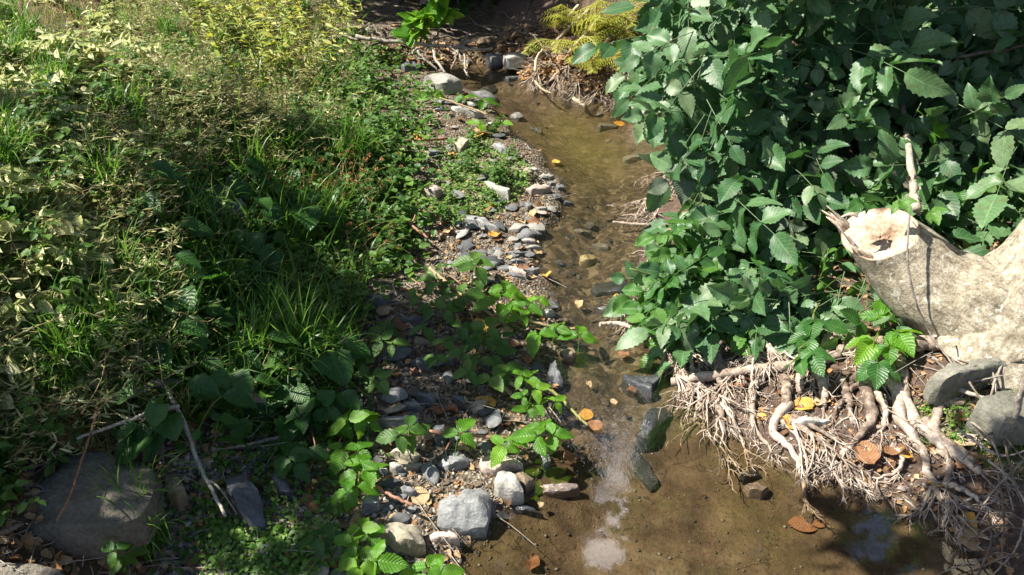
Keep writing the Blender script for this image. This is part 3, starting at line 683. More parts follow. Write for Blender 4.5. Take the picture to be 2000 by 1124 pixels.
# ---------------------------------------------------------------- cut stump with two leaning trunks and its roots
def nrm(v): v = np.asarray(v, float); return v / (np.linalg.norm(v) + 1e-9)
def ring_trunk(mb, P, Rr, nrm_end=None, k=40, seed=0, amp=.06, tint=.5):
    amp = amp * 1.5
    P = np.asarray(P, float); n = len(P); T = np.gradient(P, axis=0); T /= np.linalg.norm(T, axis=1, keepdims=True)
    V = []; th = np.linspace(0, 2 * math.pi, k, endpoint=False); X = nrm(np.cross(T[0], [0, 0, 1.0]))
    for i in range(n):
        t = T[i]
        if nrm_end is not None:
            f = sstep(np.array([i / (n - 1)]), .45, 1)[0]; t = nrm(t * (1 - f) + np.asarray(nrm_end) * f)
        X = nrm(X - t * (X @ t)); Yv = np.cross(t, X)
        V.append(P[i] + Rr[i] * (np.cos(th)[:, None] * X + np.sin(th)[:, None] * Yv))
    V = np.array(V); C = P[:, None]
    nv = fbm(V.reshape(-1, 3) * 6 + seed, seed, 4).reshape(n, k); nb = fbm(V.reshape(-1, 3) * 30 + seed, seed + 3, 2).reshape(n, k)
    V = C + (V - C) * (1 + amp * nv + .02 * nb)[..., None]
    i = np.arange(n - 1)[:, None] * k; j = np.arange(k)[None]; j2 = (j + 1) % k
    Q = np.stack([i + j, i + j2, i + k + j2, i + k + j], -1).reshape(-1, 4)
    A = np.full((n * k, 3), tint); A[:, 0] = np.tile(np.abs(np.linspace(-1, 1, k)), n); A[:, 1] = np.repeat(np.linspace(0, 1, n), k); V[-1] += (np.asarray(nrm_end) * (.007 * fbm(V[-1] * 22, 12, 3))[:, None]) if nrm_end is not None else 0; mb.add(V.reshape(-1, 3), Q, A); return V[-1]
CUT = at_y(1718, 447, 2.6); BASE = at_y(1905, 640, 2.42)
stump = empty('tree_stump', BASE); tag(stump, 'pale thick stump leaning over the bank with a freshly sawn end and exposed roots', 'stump')
def under(o, parent, root):                      # keep world coordinates under a moved parent
    o.parent = parent; o.location = -np.asarray(root); return o
mb = MB(); cn = nrm([-.38, -.24, .89])
path = spline([BASE + [.06, .0, -.16], BASE + [.0, .03, .03], BASE * .55 + CUT * .45 + [0, .02, -.01], CUT - cn * .02], 40)
rd = np.interp(np.linspace(0, 1, 40), [0, .25, .5, .75, 1], [.29, .225, .175, .148, .126])
rim = ring_trunk(mb, path, rd, cn, 48, 3, .05)
under(mb.obj('trunk', M['bark']), stump, BASE)
mb = MB(); P2 = spline([BASE + [.08, -.05, -.15], BASE + [.2, .0, .08], BASE + [.36, .08, .34], BASE + [.62, .22, .95]], 30)
ring_trunk(mb, P2, np.interp(np.linspace(0, 1, 30), [0, .3, 1], [.30, .235, .19]), None, 44, 8, .06, .55)
o = mb.obj('trunk', M['bark']); o['label'] = 'second trunk with paler bark'; under(o, stump, BASE)
mb = MB(); c0 = rim.mean(0); k = len(rim); Vc = []
for f in (1, .93, .75, .5, .25, .03):
    q = c0 + (rim - c0) * f * .995; hole = math.exp(-((f - .3) / .25) ** 2)
    q = q - cn * (.006 + .02 * hole * (1 + fbm(q * 18, 4, 2)[:, None] * .8)) + cn * .012 * fbm(q * 25, 2, 3)[:, None]; Vc.append(q)
Vc[0] = rim - cn * .001
Vc = np.array(Vc); m = len(Vc); i = np.arange(m - 1)[:, None] * k; j = np.arange(k)[None]; j2 = (j + 1) % k
A = np.zeros((m * k, 3)); A[:, 2] = np.repeat([.3, .75, .8, .6, .15, .1], k)
mb.add(Vc.reshape(-1, 3), np.stack([i + j, i + j2, i + k + j2, i + k + j], -1).reshape(-1, 4), A)
under(mb.obj('cut_face', M['wood']), stump, BASE)
for s in range(17):                              # torn splinters on the far side of the cut
    a = rim[np.argmin(np.abs(pix(rim)[0] - (1642 + (s % 11) * 5)) + np.abs(pix(rim)[1] - (440 + (s % 11) * 4)) * .6)]
    b = at_y(1608 + (s % 11) * 7 + R.uniform(-12, 12), 402 + (s % 11) * 9 + R.uniform(-10, 10), a[1] + .03)
    mb = MB(); tube(mb, spline([a + cn * -.09 + [.03, 0, 0], a + R.random() * .012, b], 8), R.uniform(.011, .02), .0015, 6, R.uniform(.5, 1), .2)
    under(mb.obj('splinter', M['wood'] if s % 3 else M['bark']), stump, BASE)
# roots: traced where the photo shows them, lying on the bank with real thickness
ROOTS = [
 ([(1668,738),(1686,760),(1693,795),(1700,827),(1686,849),(1661,877),(1636,895)], 13, 4), ([(1732,725),(1750,777),(1757,827),(1785,863),(1803,895),(1807,920),(1828,952)], 14, 5),
 ([(1755,780),(1792,841),(1835,880),(1874,902),(1913,930)], 12, 6), ([(1803,827),(1839,866),(1881,895),(1913,924)], 11, 6), ([(1707,767),(1721,795),(1728,816),(1721,841)], 7, 4),
 ([(1586,715),(1600,752),(1607,785),(1607,800)], 11, 5), ([(1568,720),(1561,745),(1562,768)], 10, 5), ([(1540,795),(1515,825),(1508,856),(1529,873),(1552,898),(1565,937),(1568,984)], 10, 3),
 ([(1530,815),(1579,856),(1615,884),(1650,912),(1686,941)], 6, 2.5), ([(1530,825),(1570,875),(1600,905),(1640,930)], 5, 2), ([(1545,815),(1600,850),(1640,880),(1668,930)], 5, 2),
 ([(1490,735),(1472,760),(1469,795),(1472,841),(1500,873)], 9, 3.5), ([(1383,765),(1401,801),(1412,846),(1419,892)], 7, 2.5), ([(1380,768),(1425,815),(1455,880)], 5, 2), ([(1375,770),(1362,800),(1360,830)], 5, 2),
 ([(1400,700),(1401,745),(1419,775)], 8, 5), ([(1310,752),(1383,745),(1447,738),(1543,725),(1640,700)], 8, 9), ([(1840,680),(1780,690),(1720,705),(1690,725)], 14, 13),
 ([(1415,625),(1437,658),(1465,690),(1490,720)], 8, 6), ([(1402,670),(1399,705),(1419,736)], 10, 7), ([(1479,650),(1500,685),(1510,720)], 7, 5), ([(1630,660),(1608,695),(1596,735)], 12, 8),
 ([(1755,705),(1758,735),(1768,790)], 11, 8), ([(1821,955),(1842,990),(1857,1019),(1874,1062)], 7, 2), ([(1842,952),(1880,968),(1917,987)], 6, 3), ([(1640,745),(1655,790),(1660,815)], 8, 4),
 ([(1530,745),(1535,780),(1528,805)], 9, 8), ([(1830,880),(1852,905),(1850,935),(1840,955)], 8, 5), ([(1700,840),(1735,838),(1745,850)], 4, 3), ([(1820,950),(1805,985),(1800,1000)], 4, 2), ([(1840,968),(1838,1000),(1846,1030)], 4, 1.5),
 ([(1780,850),(1815,845),(1860,850)], 5, 3), ([(1450,700),(1446,730),(1455,765)], 6, 4), ([(1345,690),(1352,720),(1348,750)], 5, 3), ([(1300,690),(1310,725),(1340,750)], 5, 3), ([(1640,690),(1690,680),(1750,675)], 10, 8),
 ([(1700,745),(1660,770),(1625,815)], 5, 3), ([(1820,850),(1835,800),(1880,790)], 10, 7), ([(1740,870),(1760,900),(1745,930),(1710,935)], 5, 2), ([(1590,700),(1540,690),(1490,700)], 7, 5)]
def on_ground(pts, lift=.0):
    out = []
    for q, (px, py) in enumerate(pts): p = G(px, py); p[2] = max(p[2], -.03) + lift; out.append(p)
    return np.array(out)
def rootlets(mb, start, dirv, n, ln, r, dep=0):
    for _ in range(n):
        d = nrm(nrm(dirv) + rng.normal(size=3) * [.5, .5, .3]); L = ln * R.uniform(.5, 1.2); p = np.array(start); P = [p]
        for s in range(6):
            d = nrm(d + rng.normal(size=3) * .17 + [0, -.03, -.03]); p = p + d * L / 6
            gz = max(hz(p[0], p[1]), -.02); p[2] = max(p[2], gz + r * .6)
            if p[2] > gz + .05: p[2] -= .012
            P.append(p.copy())
        tube(mb, spline(P, 9), r, r * .35, 4, R.random(), 0, False)
        if dep < 2:
            for _ in range(2 if dep else 3):
                q = P[R.randrange(2, 6)]; rootlets(mb, q, nrm(P[-1] - P[0]), 1, ln * .55, r * .6, dep + 1)
for q, (pts, r0, r1) in enumerate(ROOTS):
    P = spline(on_ground(pts), 22); sc = np.array([depth(p) for p in P]) / F; rr = np.linspace(r0, r1, 22) * sc * 1.1
    hump = np.sin(np.linspace(0, math.pi, 22)) * R.uniform(.0, .02); P[:, 2] += rr * .75 + hump
    P += .002 * rng.normal(size=P.shape)
    mb = MB(); tube(mb, spline(P, 30), 0, 0, 9, R.random(), .05, True, np.interp(np.linspace(0, 1, 30), np.linspace(0, 1, 22), rr) * (1 + .12 * fbm(np.arange(30)[:, None] * np.array([[.4, 0, 0]]) + q, q)))
    o = mb.obj('root', M['root']); under(o, stump, BASE)
    mb = MB(); 
    for s in range(1 if r0 > 8 else 2): c = P[R.randrange(8, 22)]; rootlets(mb, c, nrm(P[-1] - P[0]) + [0, -.2, -.1], 1, .10, .004)
    b = mb.obj('rootlet', M['root']); b.parent = o; mb = MB(); rootlets(mb, P[-1], nrm(P[-1] - P[-5]), 3, .11, .0042)
    b = mb.obj('rootlet', M['root']); b.parent = o
FANS = [(1300,690,14,50),(1320,745,20,60),(1340,700,-10,70),(1365,760,0,80),(1385,775,30,70),(1350,770,-10,60),(1410,790,25,70),(1440,700,10,60),(1470,710,-5,60),(1500,690,10,60),(1530,700,-10,60),(1560,700,5,60),
        (1545,840,60,80),(1580,860,60,60),(1600,890,70,50),(1560,900,30,60),(1640,910,60,40),(1568,940,15,45),(1430,740,-20,60),(1690,700,-20,50),
        (1845,985,10,60),(1290,650,0,40),(1270,630,-10,40),(1385,700,5,60),(1420,660,10,60),(1330,735,40,60),(1400,830,20,60)]
for px, py, dx, dy in FANS:
    a, b = G(px, py), G(px + dx, py + dy); mb = MB(); d = b - a
    rootlets(mb, a + [0, 0, .03], nrm(d), 4, np.linalg.norm(d) * 1.0, .005)
    o = mb.obj('rootlet', M['root']); under(o, stump, BASE)
# roots hanging from the bank further upstream, of a hidden tree
for words, L in (('pale fibrous roots trailing into the stream below the shrub', [(1300,350),(1270,400),(1345,345),(1285,420),(1320,370),(1260,405)]),
                 ('tangle of thin pale roots at the upper pool edge', [(1090,160),(1130,170),(1170,185),(1210,190),(1050,150),(1110,140)]),
                 ('short pale roots at the water under the low leaves', [(1240,600),(1250,625),(1300,480),(1330,490),(1320,520)])):
    p0 = G(*L[0]); rt = empty('root_tangle', p0); tag(rt, words, 'roots')
    for px, py in L:
        a = G(px, py); a[2] += .04; mb = MB(); rootlets(mb, a, [-.5, -.5, -.2], 7, .17, .0042); under(mb.obj('root', M['root']), rt, p0)

# ---------------------------------------------------------------- the big shrub that sprouts behind the stump
def compound(mb, O, D, N, ln, protos, nl=5, tint=None, gap=.42, droop=.25):
    """one pinnate leaf: a rachis with paired leaflets and one at the tip"""
    D = nrm(D); N = nrm(N - D * (N @ D)); X = np.cross(D, N); tint = R.random() if tint is None else tint
    Lr = ln * (.35 if nl == 3 else 1.0)
    end = O + D * Lr - N * Lr * droop * .5
    tube(mb, spline([O, O + D * Lr * .5, end], 5), .0025, .0013, 4, 1, 0, False)
    prs = (nl - 1) // 2; pos = [(end, D, 0)]
    for q in range(prs):
        f = (.9 if prs == 1 else .35 + .6 * (q + .4) / prs); b = O + (end - O) * f
        for sgn in (-1, 1): pos.append((b, nrm(D * .45 + X * sgn * .9 + rng.normal(size=3) * .12), sgn))
    for b, d, sgn in pos:
        d = nrm(d - N * droop * R.uniform(.3, 1.6) + rng.normal(size=3) * .1); nn = nrm(N + rng.normal(size=3) * .28 + X * sgn * .25)
        mb.inst(R.choice(protos), b, d, nn, gap * ln * R.uniform(.75, 1.2) * (1.1 if sgn == 0 else 1), np.clip(tint + R.uniform(-.25, .25), 0, 1))
SHRUB = [(1370,-90),(1310,-20),(1300,60),(1290,100),(1330,190),(1370,240),(1380,310),(1400,370),(1420,400),(1520,370),(1600,400),(1700,420),(1790,400),(1850,430),(1940,400),(2100,360),(2100,-120)]
LOW = [(1370,370),(1340,440),(1305,458),(1340,480),(1330,520),(1350,580),(1400,610),(1460,610),(1570,590),(1640,590),(1720,600),(1700,540),(1650,500),(1610,440),(1560,390),(1450,400),(1400,380)]
SPRAY = [(1285,530),(1310,515),(1360,505),(1410,560),(1400,600),(1365,635),(1340,630),(1325,590),(1300,565)]
YD = lambda py: float(np.interp(py, [-80, 0, 200, 400, 500, 600, 690], [3.85, 3.72, 3.4, 3.1, 2.92, 2.76, 2.62]))
root = np.array([1.75, 3.05, .3])
shrub = empty('leafy_shrub', root); tag(shrub, 'tall dense dark green shrub with large toothed leaves sprouting behind the stump', 'shrub')
STEMS = [[(1790,412,2.72),(1784,370,2.84),(1778,320,3.0),(1768,240,3.4),(1740,60,4.2)], [(1700,400,3.3),(1665,320,3.55),(1650,200,3.8),(1640,-40,4.1)], [(1510,330,3.55),(1500,250,3.7),(1530,140,3.9),(1560,-40,4.1)],
         [(1860,400,3.2),(1865,300,3.5),(1850,150,3.8),(1860,-60,4.1)], [(1490,600,3.15),(1430,520,3.1),(1390,500,3.05),(1340,520,2.95)], [(1700,590,3.1),(1650,480,3.2),(1560,420,3.25),(1440,400,3.3)],
         [(1780,300,3.35),(1600,180,3.65),(1420,110,3.7),(1370,60,3.75)], [(1700,380,3.4),(1560,310,3.5),(1430,280,3.5),(1400,260,3.5)], [(1700,200,3.5),(1850,120,3.5),(2000,90,3.5)]]
for q, st in enumerate(STEMS):
    P = spline([at_y(*s) for s in st], 18); mb = MB(); r = .017 if q == 0 else (.02 if q < 4 else .009)
    tube(mb, P + .0015 * rng.normal(size=P.shape), r, r * .55, 9, .9 if q == 0 else .5, .06)
    if q == 0:
        for _ in range(14): c = P[R.randrange(0, 9)]; mb.inst(L_FLAKE, c + rng.normal(size=3) * .02, rng.normal(size=(1, 3)), rng.normal(size=(1, 3)), .03, .3)
    under(mb.obj('stem', M['bark'] if q in (0,) else M['darktwig']), shrub, root)
def fill(poly, n, jit, name, mat, parent, proot, ln, protos, nl, group=9, dark=0.0, yd=YD, face=(-.5, -.5, .7)):
    for g0 in range(0, n, group):
        mb = MB()
        for _ in range(min(group, n - g0)):
            px, py = rand_in(poly); gy = G(px, py)[1] - .07 - .2 * (jit[0] + (jit[1] - jit[0]) * R.random()); O = at_y(px, py, min(gy, yd(py) + jit[0] + (jit[1] - jit[0]) * R.random()))
            if O[2] < hz(O[0], O[1]) + .03: continue
            D = nrm(np.array([R.gauss(-.25, .75), R.gauss(-.55, .35), R.gauss(-.25, .35)])); N = nrm(np.array(face) + rng.normal(size=3) * .42)
            compound(mb, O, D, N, ln * R.uniform(.75, 1.25), protos, nl)
        if mb.n: under(mb.obj(name, M[mat]), parent, proot)
fill(SHRUB, 170, (0, .18), 'foliage', 'shrub', shrub, root, .27, L_BIG, 5)
fill(SHRUB, 36, (-.08, .06), 'foliage', 'shrub', shrub, root, .33, L_BIG, 5)
fill(SHRUB, 190, (.18, .55), 'foliage', 'shrub', shrub, root, .28, L_BIG, 5, 20)
fill(SHRUB, 260, (.5, 1.1), 'foliage', 'shrub', shrub, root, .34, L_BIG, 5, 30)
fill(LOW, 60, (.0, .18), 'foliage', 'shrub2', shrub, root, .22, L_BIG, 5)
fill(LOW, 80, (.15, .45), 'foliage', 'shrub', shrub, root, .24, L_BIG, 5, 20)
low = [(1640,330),(1760,330),(1760,420),(1680,420)]; fill(low, 8, (-.05, .05), 'foliage', 'shrub2', shrub, root, .2, L_MED, 5)
fill([(1850,300),(2000,280),(2000,400),(1860,430)], 16, (-.05, .1), 'foliage', 'shrub2', shrub, root, .19, L_MED, 5)
# a few leaves that stand out, placed one by one
for px, py, dx, dy, ln, mt in [(1545,400,-6,50,.24,'pale_shrub'),(1570,385,50,20,.2,'pale_shrub'),(1440,290,-90,40,.3,'pale_shrub'),(1540,290,60,25,.25,'pale_shrub'),(1790,215,40,30,.17,'bramble'),(1800,250,30,10,.15,'bramble'),
     (1455,235,-10,-25,.16,'shrub2'),(1890,205,10,20,.15,'shrub2'),(1990,285,-30,0,.16,'bramble'),(1980,215,-60,5,.2,'shrub'),(1360,60,-50,20,.26,'shrub'),(1370,130,-50,60,.26,'shrub'),(1390,215,-20,60,.25,'shrub'),(1410,310,-50,20,.24,'shrub'),(1700,395,-10,20,.16,'shrub2'),(1665,400,20,18,.17,'shrub2'),(1735,400,-25,14,.17,'shrub2'),(1780,405,40,16,.17,'shrub2'),(1830,405,10,30,.15,'shrub2'),(1745,395,-5,20,.16,'shrub2'),(1640,385,-20,25,.2,'shrub2'),(1765,300,-30,30,.2,'shrub'),(1800,200,-20,40,.22,'shrub'),(1750,260,-20,40,.22,'shrub'),(1820,260,30,40,.2,'shrub'),(1780,240,10,40,.2,'shrub')]:
    mb = MB(); y = YD(py) - .06; a, b = at_y(px, py, y), at_y(px + dx, py + dy, y - .04)
    compound(mb, a, b - a, np.array([-.35, -.7, .65]), ln, L_BIG, 3 if ln < .25 else 5); under(mb.obj('leaf', M[mt]), shrub, root)
for px, py, dx, dy, ln in [(1690,386,-14,12,.11),(1752,384,12,14,.10),(1806,404,20,14,.11)]:
    mb = MB(); a, b = at_y(px, py, 2.62), at_y(px + dx, py + dy, 2.56); compound(mb, a, b - a, np.array([-.4, -.5, .8]), ln, L_MED, 3, gap=.55); under(mb.obj('leaf', M['shrub2']), shrub, root)
sp = np.array(at_y(1330, 560, 2.8)); lowshrub = empty('leafy_spray', sp); tag(lowshrub, 'low spray of green toothed leaves overhanging the water edge below the big shrub', 'shrub')
P = spline([at_y(1440, 560, 3.0), at_y(1350, 560, 2.85), at_y(1280, 540, 2.76), at_y(1230, 525, 2.74)], 12); mb = MB(); tube(mb, P, .007, .003, 6, .6); under(mb.obj('stem', M['stem']), lowshrub, sp)
YS = lambda py: float(np.interp(py, [490, 600, 680], [2.86, 2.70, 2.60]))
fill(SPRAY, 26, (0, .07), 'foliage', 'shrub2', lowshrub, sp, .17, L_BIG, 5, 5, yd=YS)
fill(SPRAY, 14, (.05, .15), 'foliage', 'shrub', lowshrub, sp, .17, L_BIG, 5, 7, yd=YS)
for words, L in (('young light green leafy sprig hanging over the roots, standing alone', [(1590,610,1590,660),(1585,640,1570,690),(1560,680,1565,715),(1575,670,1590,700)]),
                 ('young light green leafy sprig hanging over the roots close under the stump', [(1720,640,1715,600),(1740,640,1765,660),(1715,650,1690,690),(1710,690,1718,725),(1730,660,1740,690)])):
    p0 = near(L[0][0], L[0][1] + 40, .1); rt = empty('leafy_sprig', p0); tag(rt, words, 'sprig')
    mb = MB(); pts = [near(L[0][0] + 20, L[0][1] - 30, .06)] + [near(a, b, .12) for a, b, _, _ in L]; tube(mb, spline(pts, 10), .004, .002, 5, .8); under(mb.obj('stem', M['stem']), rt, p0)
    for a, b, c, d in L:
        mb = MB(); A0, B0_ = near(a, b, .14), near(c, d, .17)
        compound(mb, A0, B0_ - A0, np.array([-.3, -.7, .65]), .15, L_MED, 3, gap=.62); under(mb.obj('leaf', M['bramble'] if R.random() < .3 else M['shrub2']), rt, p0)
# a woody climber hanging down over the stump
def stick(pts, r0, r1, mt, words, cat='stick', name='stick', lift=.0, lump=.08, forks=()):
    P = []
    for q in pts:
        p = G(q[0], q[1]) if len(q) == 2 else (near(q[0], q[1], q[3]) if len(q) == 4 else at_y(*q))
        if len(q) == 2: p[2] = max(p[2], 0) + lift
        P.append(p)
    P = np.array(P); dep = depth(P.mean(0)) / F
    C = spline(P, 8 * len(P)); C[:, 2] += r0 * dep * .6; C += .15 * r0 * dep * rng.normal(size=C.shape)
    mb = MB(); tube(mb, C, r0 * dep, r1 * dep, 8, R.random(), lump)
    org = C[0].copy(); o = mb.obj(name, M[mt]); 
    for v in o.data.vertices: v.co -= Vector(org)
    o.location = org; tag(o, words, cat)
    for f in forks:
        fp = [C[int(f[0] * (len(C) - 1))]]
        for q in f[1:]: p = G(q[0], q[1]); p[2] += lift + .01; fp.append(p)
        mb = MB(); tube(mb, spline(fp, 10), r1 * dep * .9, r1 * dep * .4, 6, R.random(), .06); under(mb.obj('fork', M[mt]), o, org)
    return o
stick([(1776,420,2.52),(1772,500,2.42),(1785,580,2.36),(1815,650,2.32),(1865,720,2.2)], 2.2, 2, 'twig', 'thin woody vine hanging down across the stump bark', 'vine', 'vine')
stick([(2030,728,2.25),(1960,745,2.28),(1900,765,2.3),(1830,790,2.28)], 9, 5, 'redwood', 'thick reddish broken branch lying over the boulder under the stump', lift=.0)
stick([(1828,775),(1900,800),(1960,830)], 5, 3, 'twig', 'grey root-like stick crossing below the reddish branch', lift=.05)
stick([(2010,735,1.95),(1988,790,1.95),(1968,880,1.95),(1960,930,1.98)], 7, 5, 'twig', 'upright bare grey stick before the boulders', lift=.0)
for q, pts in enumerate([[(2010,700,2.1),(1930,720,2.1),(1870,705,2.1)], [(1925,690,2.1),(1945,760,2.05),(1935,830,2.05)], [(1850,690,2.25),(1900,760,2.1),(1960,850,1.95),(2000,900,1.9)], [(2010,660,2.1),(1900,665,2.2),(1860,680,2.25)],
        [(1905,650,2.0),(1892,605,2.02),(1884,572,2.05)], [(2000,900,1.85),(1940,960,1.85),(1900,1025,1.85)], [(1960,860,1.95),(1985,960,1.8),(2010,1010,1.75)], [(1890,820,2.1),(1940,870,2.0),(1980,1000,1.8)], [(2010,1085,1.7),(1960,1090,1.72),(1915,1110,1.7)],
        [(1870,840,2.1),(1950,890,1.95),(2010,880,1.9)], [(1950,930,1.9),(1960,1010,1.8),(1955,1100,1.7)], [(2005,1000,1.75),(1985,1070,1.72),(1940,1124,1.7)], [(1890,1060,0),(1940,1030,0),(2010,1035,0)], [(1930,900,0),(1975,940,0),(2005,990,0)], [(1910,1124,0),(1935,1060,0),(1930,1000,0)], [(1960,700,0),(1930,800,0),(1950,900,0)], [(2000,830,0),(1930,850,0),(1880,900,0)], [(1820,700,0),(1880,745,0),(1960,735,0)], [(1850,960,0),(1900,990,0),(1960,975,0)]]):
    o = stick([(a, b, 0, R.uniform(.03, .14)) for a, b, *_ in pts], 2.6, 1.4, 'twig' if q % 2 else 'darktwig', None, lift=0); later(o, 'thin bare dry twig', 'twig', 'bare twigs on the right bank', near(pts[1][0], pts[1][1], .08))
# sticks on the ground
stick([(245,640),(285,712),(320,790)], 7, 6, 'twig', 'upper half of the long grey stick leaning down the left bank', lift=.06)
stick([(335,800),(372,870),(400,950),(430,1010),(452,1052)], 4.5, 3, 'twig', 'long forked grey stick crossing the large dark boulder', lift=.09, forks=[(.62, (440,1000), (475,1052))])
stick([(372,870),(320,880),(280,897),(230,915),(178,935)], 4.5, 2.5, 'twig', 'smooth pale grey branch lying across the big boulder', lift=.15, forks=[(.3, (310,890), (295,912))])
stick([(365,798),(310,805),(270,828),(215,840),(165,832)], 8, 4, 'darktwig', 'thick dark crooked branch behind the big boulder', lift=.1)
stick([(552,880),(520,886),(470,898),(420,905)], 4, 2, 'twig', 'straight pale twig among weeds near the dark narrow stone', lift=.05)
stick([(-10,1108),(30,1095),(68,1077)], 6, 5, 'darktwig', 'short grey stick at the bottom corner below the big boulder', lift=.1)
stick([(225,870),(215,920),(195,990),(175,1060),(150,1110)], 3, 2, 'redwood', 'brown dead stalk lying down the big boulder', lift=.18)
stick([(840,868),(900,873),(960,878),(1010,880),(1060,884),(1120,892)], 4, 2.2, 'redcane', 'straight reddish bramble cane lying above the wide pinkish stone', 'cane', 'cane', lift=.05)
stick([(735,975),(770,995),(810,1012)], 4, 3, 'redcane', 'short pink bramble cane left of the notched stone', 'cane', 'cane', lift=.05)
stick([(775,435),(805,465),(838,490)], 3.5, 2.5, 'redcane', 'pinkish cane leaning out of the shade above the gravel', 'cane', 'cane', lift=.06, forks=[(.5, (812,450), (815,425))])
stick([(840,545),(880,580),(920,612),(965,640)], 4, 3, 'drystem', 'pale cane running down under bramble leaves', 'cane', 'cane', lift=.05)
stick([(965,640),(1010,648),(1060,660),(1100,672),(1122,676)], 3, 2, 'drystem', 'slender cane reaching out to the brown-faced block', 'cane', 'cane', lift=.06)
stick([(1170,658),(1205,652),(1258,655)], 5, 4, 'root', 'smooth pinkish root-like stick touching the far water edge', lift=.02)
stick([(1060,780),(1095,812),(1125,845),(1146,866)], 4, 2.5, 'stem', 'green twig with a chewed tip pointing into the water', 'twig', 'twig', lift=.06)
stick([(965,762),(985,778),(1000,792)], 4, 3, 'bleached', 'short split pale stick beside the yellow leaf', lift=.04)
stick([(978,755),(1000,770),(1030,790)], 4, 3, 'bleached', 'short pale stick above the yellow leaf', lift=.04)
stick([(880,620),(900,660),(912,695)], 3, 2, 'drystem', 'thin dry cane between bramble leaves in the middle', 'cane', 'cane', lift=.06)
stick([(880,285),(800,290),(735,282)], 2.5, 2, 'redcane', 'thin reddish stem lying across the upper gravel', 'cane', 'cane', lift=.04)
stick([(860,208),(930,232),(952,240)], 2.2, 1.6, 'drystem', 'thin pale stem lying on the upper gravel bar', 'cane', 'cane', lift=.05)
stick([(1045,180),(1048,150),(1062,130)], 3, 2, 'bleached', 'curved pale twig standing at the upper pool', lift=.12)
stick([(1120,205),(1135,222),(1142,228)], 4, 3, 'bleached', 'short pale stick lying in the upper stream', lift=.0)
stick([(1045,180),(1058,205),(1075,220)], 2.5, 1.6, 'bleached', 'thin bent twig reaching into the upper stream', lift=.05)
stick([(1268,448),(1230,455),(1195,458)], 3, 2, 'root', 'thin root reaching out over the water in midstream', lift=.02)
for q, pts in enumerate([[(1150,40),(1110,75),(1078,108)], [(1172,55),(1140,90),(1108,125)], [(1190,95),(1170,120),(1150,150)], [(1225,110),(1212,140),(1204,165)], [(1235,125),(1222,150),(1214,172)], [(1130,30),(1108,55),(1095,72)]]):
    o = stick(pts, 4, 2.8, 'bleached', None, 'cane', 'cane', lift=.06); later(o, 'bleached dead cane lying down the far bank', 'cane', 'bleached canes under the ferns', G(*pts[1]))
# bare branch fallen across the upper stream
p0 = G(880, 150); br = empty('bare_branch', p0); tag(br, 'bare pale branching branch fallen across the upper stream', 'branch')
for pts, r in [([(695,72),(760,82),(850,88),(900,95),(960,95)], 3), ([(760,82),(735,60),(718,45)], 2), ([(835,88),(855,68),(862,56),(890,66)], 2), ([(838,95),(860,130),(880,155),(902,175)], 2.4), ([(815,100),(840,125),(870,145)], 2),
               ([(890,95),(905,80),(915,66)], 2), ([(895,95),(890,115),(880,135)], 2), ([(900,92),(920,78),(935,74)], 1.6), ([(880,92),(895,105),(905,118),(925,120)], 1.6), ([(905,95),(908,125),(915,150)], 1.6), ([(700,78),(650,70)], 2), ([(795,110),(815,98),(835,90)], 1.6)]:
    y = p0[1] + .1; mb = MB(); P = spline([at_y(a, b, y - (b - 90) * .004) for a, b in pts], 14); P = P + .006 * rng.normal(size=P.shape)
    P[:, 2] = np.maximum(P[:, 2], hv(P[:, 0], P[:, 1]) + .01); tube(mb, P, r * .0048, r * .0028, 6, R.random(), .08)
    under(mb.obj('bough', M['twig']), br, p0)

# ---------------------------------------------------------------- brambles: every leaf of three leaflets is a part
def bramble(words, canes, leaves, mat='bramble', lift=.09, nl=3):
    P0 = G(*canes[0][0]); rt = empty('bramble', P0); tag(rt, words, 'bramble', 'bramble shoots over the stony bank')
    for cpts in canes:
        P = on_ground(cpts, lift * .55); mb = MB(); tube(mb, spline(P, 16), .0034, .0018, 6, R.random(), .03); under(mb.obj('cane', M['redcane']), rt, P0)
    for px, py, s, ang in leaves:
        g = G(px, py); h = lift * R.uniform(.8, 1.3); O = at_z(px, py, max(g[2], 0) + h); sz = s * depth(O) / F
        D = nrm([math.cos(rad(ang)), math.sin(rad(ang)) * 1.1, R.uniform(-.1, .25)]); N = nrm([R.uniform(-.35, .2), R.uniform(-.45, .05), 1]); X = np.cross(D, N)
        mb = MB(); t0 = R.random()
        for a in ((0, 1, -1) if nl == 3 else (0, 1.1, -1.1, 2, -2)):
            d = nrm(D * math.cos(a * 1.75) + X * math.sin(a * 1.75) - N * R.uniform(-.1, .3)); nn = nrm(N + rng.normal(size=3) * .22)
            mb.inst(R.choice(L_MED), O + d * sz * .06, d, nn, sz * R.uniform(.85, 1.15) * (1.12 if a == 0 else .95), np.clip(t0 + R.uniform(-.25, .25), 0, 1))
        q = O - D * sz * .5; q[2] = max(hz(q[0], q[1]), 0) + .02
        tube(mb, spline([O, (O + q) / 2 + [0, 0, .015], q], 5), .0013, .0018, 4, .5, 0, False)
        under(mb.obj('leaf', M[mat]), rt, P0)
bramble('lush bramble shoot reaching to the brown-faced block', [[(900,575),(960,620),(1010,650),(1060,665),(1130,670)]],
        [(985,563,40,90),(970,590,44,200),(1000,585,40,20),(1030,597,36,60),(1050,585,34,80),(1050,652,44,250),(1085,640,36,70),(1132,655,42,80),(1015,618,30,300),(998,606,36,120)])
bramble('bramble shoot with broad leaves beside the thin pale slates', [[(900,575),(870,545),(880,520)]], [(925,510,46,80),(930,520,40,200),(870,560,36,170),(905,575,36,0),(845,550,34,160),(860,525,30,120),(935,545,30,280)], 'herb')
